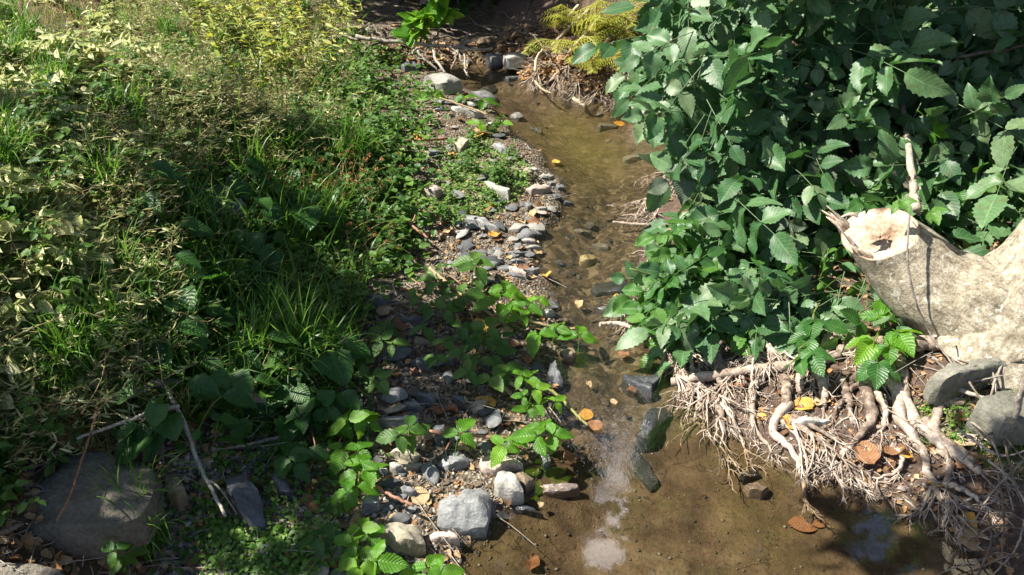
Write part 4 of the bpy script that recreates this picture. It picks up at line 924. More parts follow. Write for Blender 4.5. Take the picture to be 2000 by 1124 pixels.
bramble('dense bramble clump in half shade left of the dark hourglass rock', [[(905,600),(930,660),(955,730)]], [(945,665,44,100),(965,690,44,20),(935,700,42,230),(960,735,44,300),(985,720,40,10),(925,660,36,150),(915,725,32,200),(950,640,36,60),(980,660,30,30),(905,690,30,190)], 'herb')
bramble('bright bramble shoot between the yellow leaf and the wet rocks', [[(1000,745),(1030,775),(1045,800),(1060,830)]], [(1030,742,36,70),(1045,760,34,20),(1020,735,30,140),(1045,790,34,300),(1030,800,30,200),(1085,785,26,40),(1022,775,26,180)])
bramble('bright bramble leaves over the pale grey stone', [[(990,880),(1040,865),(1065,850)]], [(1062,835,48,85),(1050,852,44,180),(1080,850,40,0),(995,862,42,70),(985,870,40,240)])
bramble('single three-leaved bramble shoot above the grey lens-shaped slab', [[(870,905),(885,875)]], [(897,848,46,60)])
bramble('bright tall bramble sprig left of the leaning grey stone', [[(690,890),(705,930),(700,985)]], [(700,925,48,100),(715,918,46,30),(695,950,50,250),(680,960,38,200),(705,905,36,80)])
bramble('bright bramble sprig left of the square tan block', [[(760,1124),(720,1075),(705,1030)]], [(705,1030,40,90),(722,1050,42,60),(700,1075,52,230),(735,1095,52,350),(700,1108,46,260),(690,1060,36,170)])
bramble('bramble tip at the bottom edge below the square tan block', [[(860,1160),(840,1125)]], [(835,1110,46,60),(815,1118,44,190),(860,1120,40,10)])
bramble('dim bramble sprig in shade near the tan cracked slab', [[(790,880),(800,850)]], [(795,850,44,30),(780,850,40,190),(800,835,36,90)], 'herb')
bramble('bramble sprig with one bright leaf at the shade edge', [[(660,900),(680,850),(690,820)]], [(678,820,46,110),(700,815,44,30),(668,830,40,200),(720,830,36,80),(670,875,44,260),(700,880,40,60)])
bramble('broad-leaved bramble in the shade below the grass tuft', [[(600,960),(620,900),(600,830)]], [(605,820,54,120),(632,800,54,60),(585,815,46,190),(600,880,46,250),(560,890,50,0),(575,905,44,320)], 'broad')
bramble('shaded bramble sprig low on the left gravel', [[(640,1090),(618,1050)]], [(618,1050,48,190),(640,1048,40,0)], 'broad')
bramble('small bramble sprig in front of the big boulder', [[(245,1120),(240,1085)]], [(225,1075,42,160),(250,1080,40,10),(237,1090,34,260)], 'herb')
bramble('bramble shoot in shade beside the dark ridged slate', [[(720,700),(745,665),(760,640)]], [(745,665,34,150),(765,672,34,10),(750,640,34,90),(700,680,36,200),(725,730,36,260),(740,745,34,300),(715,712,30,160)], 'herb')
bramble('bramble runner at the foot of the avens plants', [[(800,560),(850,600),(890,650)]], [(840,600,36,160),(870,605,36,30),(830,640,34,200),(870,665,34,300),(900,640,36,20),(815,575,32,150),(880,585,34,70),(850,700,32,250)], 'herb')
bramble('bramble leaves over the bar near the upper pool', [[(880,200),(915,190)]], [(908,190,34,90),(945,197,30,0),(845,185,36,100),(980,240,26,330),(940,242,28,180)], 'bramble', .06)
# ---------------------------------------------------------------- dead leaves lying about, each a thing
DL = []
for s in range(6):
    V, Q, lf = leaf_proto(R.uniform(.55, .85), .75, .7, 9, .03, R.uniform(-.1, .5), R.uniform(-.3, .5), R.uniform(.1, .6), 7); V = V - V.mean(0)
    DL.append((V, Q, lf))
FLAT = leaf_proto(.72, .8, .7, 9, .0, .06, .06, .06, 7); FLAT = (FLAT[0] - FLAT[0].mean(0), FLAT[1], FLAT[2])
RNDL = leaf_proto(.98, .8, .55, 9, .0, .04, .05, .05, 7); RNDL = (RNDL[0] - RNDL[0].mean(0), RNDL[1], RNDL[2])
DME = {}
def dead_mesh(s, mt):
    if (s, mt) not in DME:
        mb = MB(); pr = {'flat': FLAT, 'round': RNDL}.get(s) or DL[s]; mb.inst(pr, [0, 0, 0], [0, 1, 0], [0, 0, 1], 1, R.random()); DME[(s, mt)] = mb.mesh('dead_leaf', M[mt])
    return DME[(s, mt)]
GRP = 'dead leaves on the banks and in the water'
def dead(px, py, spx, mt, words=None, s=None, yaw=None, z=None, tilt=.35):
    p = G(px, py)
    if z is not None: p = at_z(px, py, z)
    s = R.randrange(6) if s is None else s; o = link('dead_leaf', dead_mesh(s, mt)); k = spx * depth(p) / F; o.scale = (k, k, k)
    wet = p[2] < .004; tilt = .08 if wet else tilt; o.location = (p[0], p[1], (max(p[2], .001) if z is None else hz(p[0], p[1])) + .005 + k * (.03 if wet else .12) * (s not in ('flat', 'round'))); o.rotation_euler = (R.uniform(-tilt, tilt), R.uniform(-tilt, tilt), rad(yaw) if yaw is not None else R.uniform(0, 6.28))
    if words: tag(o, words, 'leaf', GRP)
    else: later(o, {'gold': 'orange-yellow', 'rust': 'rust-brown', 'brown': 'dark brown', 'tan': 'tan'}[mt] + ' dead leaf', 'leaf', GRP, p)
dead(945, 788, 52, 'gold', 'large smooth yellow oval leaf on dark wet stones', 'flat', 65, tilt=.08)
dead(1140, 797, 40, 'gold', 'round orange leaf floating alone on the stream', 'round', 0, .004, .02)
dead(1575, 1000, 62, 'rust', 'big orange-brown leaf sunk under the water below root tips', 'flat', 80, -.015, .05); dead(1605, 1003, 30, 'rust', 'small orange-brown leaf beside the big sunken one', 'flat', 100, -.012, .05)
dead(1210, 228, 30, 'gold', 'yellow leaf on the water before the far boulder', 'flat', 10, .004, .05); dead(1115, 908, 34, 'rust', 'curled orange leaf at the waterline under the cane', 2)
dead(820, 974, 42, 'tan', 'tan leaf leaning on the flat grey stone', 1, 30); dead(1565, 798, 46, 'gold', 'striped yellow-brown leaf resting on the roots', 0, 80); dead(1548, 834, 46, 'gold', 'folded yellow-brown leaf over the finger-shaped stone', 3, 60)
dead(1485, 816, 24, 'gold', 'little yellow leaf caught in the root fringe', 'flat'); dead(1040, 1092, 46, 'rust', 'pinkish leaf sunk near the notched stone', 4, None, -.03, .1); dead(1898, 1052, 62, 'tan', 'large pale brown leaf on dark wet soil by the twigs', 'round', 20, tilt=.3)
dead(1890, 1025, 40, 'gold', 'orange-brown leaf tucked behind the large pale one', 2); dead(937, 645, 46, 'gold', 'curled yellow leaf standing under bramble leaves', 3, 10, tilt=.6); dead(968, 640, 34, 'tan', 'peach leaf beside the curled yellow one', 0)
dead(865, 808, 60, 'rust', 'long curled brown leaf between dark slates', 4, 100, tilt=.5); dead(984, 832, 34, 'brown', 'rolled brown leaf left of the pale grey stone', 3, 170, tilt=.5)
for px, py, s, mt in [(1690,890,56,'rust'),(1740,884,52,'rust'),(1768,893,34,'gold'),(1690,910,24,'rust'),(1885,870,46,'tan'),(1880,820,40,'rust'),(1800,878,34,'rust'),(1868,910,36,'rust'),(1828,950,34,'gold'),(1440,755,40,'rust'),(1425,765,30,'rust'),
    (800,652,36,'tan'),(815,655,30,'tan'),(782,640,40,'brown'),(775,660,36,'brown'),(1003,680,38,'brown'),(1032,708,24,'rust'),(1040,420,26,'tan'),(965,462,30,'gold'),(890,690,20,'tan'),(960,406,24,'gold'),(897,390,24,'rust'),(945,265,40,'tan'),(935,268,30,'gold'),
    (1066,541,32,'gold'),(950,516,28,'gold'),(1037,444,36,'rust'),(1015,440,30,'tan'),(1196,810,16,'tan'),(205,846,34,'rust'),(182,985,60,'brown'),(172,1010,50,'brown'),(215,998,26,'brown'),(606,985,40,'rust'),(615,1000,34,'rust'),(610,955,34,'brown'),(705,716,36,'rust'),
    (560,1105,40,'rust'),(660,1100,44,'rust'),(390,1105,50,'brown'),(430,1100,30,'tan'),(400,985,30,'tan'),(880,730,28,'brown'),(905,610,30,'brown'),(1055,1000,14,'tan'),(1150,760,18,'tan'),(1230,655,16,'tan'),(1205,585,18,'gold'),(975,605,24,'tan'),
    (1160,845,34,'rust'),(1230,790,28,'brown'),(1215,705,26,'rust'),(875,455,24,'tan'),(870,440,22,'rust'),(880,305,24,'gold'),(820,275,26,'gold'),(810,272,20,'gold'),(1085,322,20,'gold'),(620,390,30,'rust'),(580,255,34,'tan'),(600,262,30,'tan'),
    (270,795,36,'rust'),(205,700,30,'rust'),(330,900,26,'brown'),(860,680,26,'rust'),(925,585,26,'brown'),(990,650,26,'tan'),(1130,605,24,'tan'),(1050,500,18,'tan')]: dead(px, py, s, mt)
for poly, n, a, b in [([(700,560),(1050,600),(1060,800),(700,1000),(480,1124),(350,1124),(350,800)], 44, 16, 34), ([(820,200),(1050,300),(1060,540),(820,540)], 16, 12, 24), ([(1290,680),(1600,680),(1880,850),(1880,960),(1700,930),(1500,850)], 30, 14, 36), ([(1850,420),(2000,400),(1990,480),(1890,520)], 22, 16, 34), ([(1020,80),(1250,130),(1240,200),(1010,150)], 55, 10, 20), ([(700,90),(960,80),(960,130),(720,140)], 24, 9, 18)]:
    for _ in range(n): x, y = rand_in(poly); dead(x, y, R.uniform(a, b), R.choice(['brown', 'brown', 'brown', 'rust', 'tan', 'tan']))
# leaf and twig crumbs, one mass
mb = MB(); tw = MB()
for s, (poly, n, a, b) in enumerate([([(960,60),(1120,20),(1260,60),(1300,220),(1200,210),(1000,150)], 2600, .02, .05), ([(690,60),(1000,60),(980,140),(760,150)], 700, .02, .05), ([(300,560),(1060,560),(1090,860),(900,1124),(250,1124)], 1800, .012, .035), ([(-50,830),(300,830),(340,1124),(-50,1124)], 700, .015, .045), ([(1000,90),(1120,60),(1260,90),(1290,220),(1200,200),(1020,150)], 1500, .02, .045),
      ([(1240,600),(1900,650),(2000,1124),(1850,1124),(1600,900)], 1100, .01, .03), ([(1300,200),(2000,250),(2000,650),(1300,650)], 900, .02, .05), ([(780,150),(1060,300),(1060,560),(760,560)], 1100, .01, .028), ([(-50,0),(700,0),(700,560),(300,900),(-50,900)], 2600, .015, .04)]):
    P = ground_pts(n, poly, 90 + s); P = P[P[:, 2] > .002]; n = len(P); N = np.array([0, 0, 1.0]) + rng.normal(size=(n, 3)) * .5
    mb.inst(L_FLAKE, P + [0, 0, .004], rng.normal(size=(n, 3)) * [1, 1, .3], N, rng.uniform(a, b, n), rng.random(n))
    for p in P[::4]:
        d = rng.normal(size=3) * [1, 1, .15]; L = R.uniform(.04, .2); tube(tw, spline([p + [0, 0, .005], p + d * L * .25 + [0, 0, .008], p + d * L * .5 + rng.normal(size=3) * .01 + [0, 0, .008]], 5), .002, .001, 4, R.random(), 0, False)
for m_, nm, mt, lb in ((mb, 'leaf_litter', 'litter', 'crumbled dead leaf litter on the banks'), (tw, 'twig_litter', 'twig', 'thin dead twig bits scattered on the banks')):
    o = m_.obj(nm, M[mt]); tag(o, lb, 'litter', None, 'stuff')

# ---------------------------------------------------------------- grass, ground cover
def blades(mb, P, ln, lean=.25, protos=B0, tint=(0, 1)):
    n = len(P)
    for q, pr in enumerate(protos):
        k = np.arange(n) % len(protos) == q; m = k.sum()
        a = rng.uniform(0, 6.28, m); D = np.stack([np.cos(a), np.sin(a), rng.uniform(-.2, .3, m)], 1); N = np.array([0, 0, 1.0]) + rng.normal(size=(m, 3)) * lean
        mb.inst(pr, P[k] - [0, 0, .004], D, N, ln * rng.uniform(.5, 1.3, m), rng.uniform(*tint, m))
mb = MB()
blades(mb, ground_pts(13000, [(-60,-20),(700,-30),(700,200),(560,330),(300,400),(280,900),(-60,900)], 1), .12, .5, [blade_proto(.010, b, 4) for b in (.4, .8, 1.1)])
blades(mb, ground_pts(1500, [(260,350),(760,300),(700,760),(300,860)], 21), .2, .5, [blade_proto(.007, b, 5) for b in (.3, .6, .9)])
o = mb.obj('dry_grass', M['dry']); tag(o, 'dry straw-coloured grass on the sunny left bank', 'grass', None, 'stuff')
mb = MB()
blades(mb, ground_pts(1100, [(260,-20),(680,-20),(760,300),(700,760),(320,860),(260,600)], 31), .28, .45, B1)
blades(mb, ground_pts(5200, [(-60,-20),(700,-20),(760,300),(700,560),(640,760),(300,860),(-60,900)], 2), .15, .3)
blades(mb, ground_pts(900, [(1080,0),(1260,0),(1290,240),(1200,200)], 3), .08, .3)
blades(mb, ground_pts(300, [(1850,780),(2000,780),(2000,960),(1880,900)], 4), .07, .3)
o = mb.obj('green_grass', M['grass']); tag(o, 'fine green grass growing through the left bank weeds', 'grass', None, 'stuff')
def cover(mb, P, proto, s, h, per=5):
    n = len(P)
    for _ in range(per):
        O = P + rng.normal(size=(n, 3)) * [s * 1.4, s * 1.4, 0] + np.stack([np.zeros(n), np.zeros(n), rng.uniform(.1, 1, n) * h], 1)
        mb.inst(proto, O, rng.normal(size=(n, 3)) * [1, 1, .25], np.array([-.15, -.2, 1.0]) + rng.normal(size=(n, 3)) * .35, s * rng.uniform(.6, 1.3, n), rng.random(n))
mb = MB()
cover(mb, ground_pts(950, [(640,60),(800,110),(860,200),(830,420),(800,560),(560,560),(560,200)], 5), L_MED[0], .042, .09, 3)
cover(mb, ground_pts(1700, [(250,330),(640,250),(720,560),(640,760),(300,860),(240,600)], 6), L_OV, .034, .10, 4)
cover(mb, ground_pts(700, [(-60,-20),(660,-20),(600,260),(250,340),(240,860),(-60,900)], 7), L_OV, .024, .10, 4)
cover(mb, ground_pts(420, [(420,800),(680,760),(760,860),(560,1124),(330,1124)], 8), L_OV, .022, .03, 4)
o = mb.obj('ground_cover', M['cover']); tag(o, 'low leafy ground cover on the shaded left bank', 'ground cover', None, 'stuff')
mb = MB()
cover(mb, ground_pts(600, [(850,300),(920,250),(1010,310),(1050,350),(980,420),(880,440),(820,400)], 9), L_RND, .012, .02, 5)
cover(mb, ground_pts(340, [(400,980),(500,1040),(640,1010),(700,1124),(400,1124)], 10), L_RND, .012, .02, 5)
cover(mb, ground_pts(160, [(500,800),(660,780),(680,880),(520,900)], 11), L_RND, .012, .02, 5)
cover(mb, ground_pts(120, [(1790,790),(1880,790),(1890,870),(1800,870)], 12), L_RND, .009, .015, 5)
o = mb.obj('cress_cover', M['cress']); tag(o, 'small bright cress seedlings carpeting the gravel', 'ground cover', None, 'stuff')

# ---------------------------------------------------------------- herbs of the left bank: prototypes, then single plants
def herb_proto(kind, seed):
    r = random.Random(seed); st, fo, hd = MB(), MB(), []
    up = np.array([0, 0, 1.0])
    def stem(a, d, L, rd_, n=8, wig=.12, sag=.0):
        P = [np.array(a, float)]; d = nrm(d)
        for i in range(n): d = nrm(d + np.array([r.gauss(0, wig), r.gauss(0, wig), r.gauss(0, wig * .5) - sag * i / n])); P.append(P[-1] + d * L / n)
        P = np.array(P); tube(st, P, rd_, rd_ * .5, 5, r.random(), 0, False); return P
    def lv(pr, p, d, nn, s): fo.inst(pr, p, nrm(d), nrm(nn), s, r.random())
    g = lambda s: np.array([r.gauss(0, s), r.gauss(0, s), r.gauss(0, s)])
    if kind == 'pale':
        for _ in range(4):
            P = stem([r.gauss(0, .06), r.gauss(0, .06), 0], [r.gauss(.1, .55), r.gauss(-.2, .5), 1], r.uniform(.09, .2), .003, 9, .12, .12)
            for i in range(2, 10):
                a = i * 1.57 + r.random()
                for sg in (0, math.pi): lv(r.choice(L_LAN + [L_MED[0]]), P[i], np.array([math.cos(a + sg), math.sin(a + sg), r.uniform(-.3, .2)]), [-.5, -.25, .8] + g(.22), r.uniform(.05, .11) * (1.1 - i * .05))
    elif kind == 'yellow':
        for _ in range(3):
            P = stem([r.gauss(0, .03), r.gauss(0, .03), 0], [r.gauss(.3, .4), r.gauss(-.2, .3), 1], r.uniform(.3, .6), .003, 10, .1, .08)
            for i in range(2, 11):
                for _ in range(3): a = r.uniform(0, 6.28); lv(r.choice([L_NAR, L_NAR, L_LAN[0]]), P[i], np.array([math.cos(a), math.sin(a), r.uniform(-.1, .7)]), [-.5, -.2, .8] + g(.35), r.uniform(.04, .09))
    elif kind == 'wiry':
        for _ in range(16):
            a = r.uniform(0, 6.28); P = stem([r.gauss(0, .06), r.gauss(0, .06), 0], [math.cos(a) * .9, math.sin(a) * .9, .8], r.uniform(.10, .24), .0013, 8, .3, .15)
            for i in range(1, 9):
                for _ in range(2): b = r.uniform(0, 6.28); lv(L_NAR, P[i], np.array([math.cos(b), math.sin(b), r.uniform(-.3, .6)]), g(1), r.uniform(.012, .035))
    elif kind == 'broad':
        for _ in range(7):
            a = r.uniform(0, 6.28); P = stem([0, 0, 0], [math.cos(a) * .6, math.sin(a) * .6, 1], r.uniform(.1, .26), .0025, 6, .1, .1)
            lv(r.choice([L_BROAD, L_BROAD, L_MED[1]]), P[-1], np.array([math.cos(a), math.sin(a), -.15]), up + g(.25) + np.array([-.1, -.25, 0]), r.uniform(.08, .15))
    elif kind == 'leafy':
        for _ in range(4):
            P = stem([r.gauss(0, .03), r.gauss(0, .03), 0], [r.gauss(0, .5), r.gauss(-.1, .5), 1], r.uniform(.14, .3), .002, 7, .15, .1)
            for i in range(2, 8):
                a = i * 1.57 + r.random()
                for sg in (0, math.pi): lv(r.choice(L_MED), P[i], np.array([math.cos(a + sg), math.sin(a + sg), r.uniform(-.2, .3)]), up + g(.3), r.uniform(.035, .065))
    elif kind == 'avens':
        for _ in range(6):
            a = r.uniform(0, 6.28); P = stem([0, 0, 0], [math.cos(a) * .7, math.sin(a) * .7 - .2, 1], r.uniform(.3, .48), .0016, 9, .12, .08)
            for _ in range(3):
                q = P[r.randrange(4, 8)]; e = stem(q, [r.gauss(0, .7), r.gauss(0, .7), .8], r.uniform(.06, .12), .001, 4)
                b_ = MB(); b_.inst(L_TINY, np.repeat(e[-1][None], 26, 0), rng.normal(size=(26, 3)), rng.normal(size=(26, 3)), .013, rng.random(26)); hd.append(b_)
            for i in range(1, 5): lv(r.choice(L_MED), P[i], g(1) * [1, 1, .3], up + g(.3), r.uniform(.03, .06))
    elif kind == 'tuft':
        n = 90; a = rng.uniform(0, 6.28, n); O = rng.normal(size=(n, 3)) * [.035, .035, 0]
        for q, pr in enumerate(B1):
            k = np.arange(n) % 4 == q; D = np.stack([np.cos(a[k]), np.sin(a[k]), np.full(k.sum(), .1)], 1)
            fo.inst(pr, O[k], D, np.array([0, 0, 1.0]) + rng.normal(size=(k.sum(), 3)) * .18, rng.uniform(.18, .45, k.sum()), rng.random(k.sum()))
    elif kind == 'fern':
        for q in range(7):
            a = r.uniform(-2.8, -.3) + .3; P = stem([0, 0, 0], [math.cos(a), math.sin(a), .75], r.uniform(.3, .5), .003, 12, .05, .16)
            T = np.gradient(P, axis=0)
            for i in range(2, 13):
                t = nrm(T[i]); sd = nrm(np.cross(t, up)); w_ = .11 * math.sin(math.pi * (i / 13) ** .7) + .015
                for sg in (-1, 1):
                    for v in np.linspace(.1, 1, 6):
                        b = P[i] + sd * sg * w_ * v + np.array([0, 0, -.02 * v]); fo.inst(L_NAR, b - sd * sg * .01, nrm(t * .9 + sd * sg * .35), up, .034 * (1.1 - v * .6), r.random()); fo.inst(L_NAR, b - sd * sg * .01, nrm(-t * .9 + sd * sg * .35), up, .034 * (1.1 - v * .6), r.random())
    return st, fo, hd
PM = {}
KIND = {'pale': ('pale_weed', 'pale', 'stem', 3), 'yellow': ('yellow_herb', 'yellow', 'stem', 3), 'wiry': ('wiry_weed', 'pale', 'drystem', 4), 'broad': ('broadleaf_weed', 'broad', 'stem', 3), 'leafy': ('leafy_weed', 'herb', 'stem', 3), 'avens': ('avens_plant', 'herb', 'stem', 2), 'tuft': ('grass_tuft', 'grass', None, 3), 'fern': ('fern', 'fern', 'drystem', 2)}
for kd, (nm, mt, sm, nv) in KIND.items():
    for v in range(nv):
        st, fo, hd = herb_proto(kd, 40 + v * 7 + len(kd)); PM[(kd, v)] = (st.mesh('stem', M[sm]) if sm and st.n else None, fo.mesh('foliage', M[mt]), [h.mesh('seed_head', M['burr']) for h in hd])
    SRC = {}
def plant(kd, px, py, sc=1.0, words=None, group=None, desc=None, mat=None, p=None):
    v = R.randrange(KIND[kd][3]); key = (kd, v)
    if key not in SRC:
        rt = empty(KIND[kd][0]); a, b, c = PM[key]
        if a: so_ = link('stem', a, rt)
        link('foliage', b, rt)
        for h in c: link('seed_head', h, rt)
        SRC[key] = rt
    else: rt = dup(SRC[key])
    p = G(px, py) if p is None else p; rt.location = p - [0, 0, .01]; rt.scale = (sc,) * 3; rt.rotation_euler = (R.uniform(-.15, .15), R.uniform(-.15, .15), R.uniform(0, 6.28) if kd not in ('fern', 'pale', 'yellow') else R.uniform(-.5, .5))
    if words: tag(rt, words, KIND[kd][0].replace('_', ' '), group)
    else: later(rt, desc, KIND[kd][0].replace('_', ' '), group, p + [0, 0, .1 * sc])
HREG = [
 ('pale', [(-70,180),(200,140),(230,420),(270,640),(160,760),(-70,800)], 120, (.7, 1.1), 'pale sunlit leafy weed', 'pale weeds on the sunny bank'),
 ('wiry', [(-70,120),(230,120),(300,420),(260,700),(170,820),(-70,850)], 70, (.8, 1.4), 'wiry dry tangled weed', 'wiry weeds on the left bank'),
 ('pale', [(-60,200),(200,220),(240,560),(-60,600)], 14, (1.0, 1.35), 'large-leaved pale sunlit weed', 'pale weeds on the sunny bank'),
 ('leafy', [(-60,120),(250,120),(280,420),(180,780),(-60,800)], 22, (.6, 1.0), 'green leafy weed', 'leafy weeds on the left bank'),
 ('leafy', [(-60,860),(120,840),(50,980),(-60,1060)], 16, (.6, .9), 'green leafy weed', 'leafy weeds on the left bank'),
 ('wiry', [(-60,800),(200,800),(120,880),(-60,900)], 14, (.6, .9), 'wiry dry tangled weed', 'wiry weeds on the left bank'),
 ('pale', [(-20,-20),(260,-20),(300,160),(-20,200)], 26, (.8, 1.3), 'pale sunlit leafy weed', 'pale weeds on the sunny bank'),
 ('yellow', [(400,0),(690,-30),(680,130),(560,220),(380,160)], 30, (.6, 1.1), 'yellow-green narrow-leaved herb', 'yellow herbs by the upper bank'),
 ('wiry', [(200,-20),(680,-20),(640,260),(280,360)], 130, (.9, 1.5), 'wiry dry tangled weed', 'wiry weeds on the left bank'),
 ('leafy', [(280,60),(660,80),(640,330),(260,380)], 30, (.5, .9), 'green leafy weed', 'leafy weeds on the left bank'),
 ('leafy', [(640,60),(790,120),(810,260),(770,520),(650,560),(600,260)], 54, (.5, .85), 'green leafy weed', 'leafy weeds on the left bank'),
 ('broad', [(260,380),(560,360),(640,480),(500,560),(280,640)], 24, (.6, 1.0), 'broad-leaved weed in shade', 'broad-leaved weeds in the shade'),
 ('broad', [(330,600),(640,640),(620,860),(400,900),(300,820)], 24, (.6, 1.0), 'broad-leaved weed in shade', 'broad-leaved weeds in the shade'),
 ('leafy', [(260,420),(640,420),(700,600),(650,800),(320,840)], 34, (.5, .9), 'green leafy weed', 'leafy weeds on the left bank'),
 ('avens', [(600,380),(740,380),(760,520),(620,540)], 5, (.7, 1.0), 'avens plant with rusty burr heads', 'avens plants in the shade'),
 ('tuft', [(460,600),(660,600),(680,770),(460,790)], 9, (.5, .85), 'long-bladed green grass tuft', 'green grass tufts on the left bank'),
 ('tuft', [(240,560),(620,250),(720,320),(700,420),(300,780)], 16, (.5, .9), 'long-bladed green grass tuft', 'green grass tufts on the left bank'),
 ('tuft', [(-40,0),(640,0),(600,200),(260,420),(200,800),(-40,850)], 30, (.4, .8), 'long-bladed green grass tuft', 'green grass tufts on the left bank'),
 ('leafy', [(860,280),(960,250),(1040,340),(1000,400),(860,440)], 20, (.35, .6), 'little bright weed on the gravel', 'small weeds on the gravel'),
]
for kd, poly, n, (a, b), desc, grp in HREG:
    for _ in range(n):
        x, y = rand_in(poly); plant(kd, x, y, R.uniform(a, b), None, grp, desc)
GT = 'green grass tufts on the left bank'
plant('tuft', 695, 330, .95, 'tall bright grass tuft in sun beside the gravel bar', GT); plant('tuft', 285, 1030, .75, 'grass tuft arching over the big boulder corner', GT); plant('tuft', 300, 1075, .6, 'lower grass tuft before the big boulder', GT)
plant('tuft', 590, 720, .9, 'tallest grass tuft in the dark green shade', GT)
plant('fern', 1125, 85, 1.2, 'yellowing fern on the far bank above the bleached canes', 'ferns on the far bank'); plant('fern', 1165, 65, 1.4, 'golden fern fronds touching the big shrub', 'ferns on the far bank'); plant('fern', 1160, 130, 1.1, 'drooping yellow fern below the others', 'ferns on the far bank'); plant('fern', 1085, 55, 1.0, 'small yellow-green fern at the edge of the dark hollow', 'ferns on the far bank')
plant('leafy', 1275, 275, .6, 'dry little weed at the foot of the far boulder', None)
# leafy backlit branch hanging into the dark hollow
for words, L in (('dark dead twigs tangled across the dim hollow', [[(700,40),(800,60),(930,50),(1050,70)], [(760,10),(850,40),(960,85)], [(890,0),(930,45),(1010,95)], [(720,90),(830,55),(900,20)], [(980,20),(1030,60),(1080,110)], [(740,70),(860,75),(1000,60)], [(1040,0),(1020,50),(960,100)], [(820,10),(880,70),(910,100)]]),):
    p0 = G(900, 70); rt = empty('dead_brush', p0); tag(rt, words, 'brush')
    for L_ in L:
        mb = MB(); P = spline([near(a, b, R.uniform(.1, .5)) for a, b in L_], 14); tube(mb, P + .01 * rng.normal(size=P.shape), .009, .004, 6, R.random(), .08); under(mb.obj('bough', M['darktwig']), rt, p0)
p0 = at_y(835, 30, 5.9); rt = empty('leafy_branch', p0); tag(rt, 'bright leafy twig hanging before the dark hollow upstream', 'branch')
for pts in ([(850,-40),(840,20),(815,60),(795,75)], [(845,-10),(865,20),(870,30)], [(838,25),(805,45)]):
    P = spline([at_y(a, b, 5.9) for a, b in pts], 10); mb = MB(); tube(mb, P, .006, .003, 5, .5); under(mb.obj('stem', M['darktwig']), rt, p0)
    mb = MB(); n = 26; O = P[rng.integers(0, 10, n)]; mb.inst(L_MED[0], O, rng.normal(size=(n, 3)) * [1, 1, .6] + [0, 0, -.2], np.array([-.2, -.4, 1]) + rng.normal(size=(n, 3)) * .4, rng.uniform(.09, .15, n), rng.random(n)); under(mb.obj('foliage', M['bramble']), rt, p0)

# ---------------------------------------------------------------- trees: the wood round the hollow and the crowns that shade the stream
def tree(words, base, top, r, clumps, leaf=.11, mat='canopy', group='trees round the stream', protos=L_MED):
    base = np.asarray(base, float); base[2] = hz(base[0], base[1]) - .05; rt = empty('tree', base); tag(rt, words, 'tree', group)
    top = np.asarray(top, float); P = spline([base, base * .6 + top * .4 + [.1, -.1, 0], top], 16); mb = MB(); tube(mb, P, r, r * .45, 12, .4, .05); under(mb.obj('trunk', M['bark']), rt, base)
    for c, rr, n in clumps:
        c = np.asarray(c, float); q = P[int(np.argmin(np.linalg.norm(P - (c - [0, 0, .5]), axis=1)))]
        mb = MB(); tube(mb, spline([q, (q + c) / 2 + [0, 0, .15], c], 8), r * .25, r * .08, 6, .4, .05)
        under(mb.obj('limb', M['darktwig']), rt, base)
        mb = MB(); u = rng.normal(size=(n, 3)); u /= np.linalg.norm(u, axis=1, keepdims=True); O = c + u * (rng.random((n, 1)) ** .45) * np.asarray(rr)
        mb.inst(R.choice(protos), O, rng.normal(size=(n, 3)) * [1, 1, .5] + [0, 0, -.3], np.array([0, 0, 1]) + rng.normal(size=(n, 3)) * .6, leaf * rng.uniform(.6, 1.3, n), rng.random(n)); under(mb.obj('foliage', M[mat]), rt, base)
def over(px, py, t): return G(px, py) + SUN * t
SHP = [([(580,420),(640,430),(690,520),(640,600),(670,760),(600,780),(580,600)], 9, .14, 30), ([(100,900),(330,860),(560,850),(600,960),(560,1124),(60,1124)], 15, .10, 22),
       ([(690,570),(880,590),(950,670),(1030,720),(950,790),(700,850),(650,760)], 36, .10, 18), ([(560,260),(640,260),(740,330),(720,420),(560,420)], 6, .13, 18), ([(580,860),(700,880),(650,1124),(560,1124)], 9, .1, 20)]
CL = []
for poly, n, a, m_ in SHP:
    for q in range(n): px, py = rand_in(poly); g0 = G(px, py); CL.append((over(px, py, 2.75 + .5 * R.random()) + [0, 0, .08], (a, a, a * .5), m_))
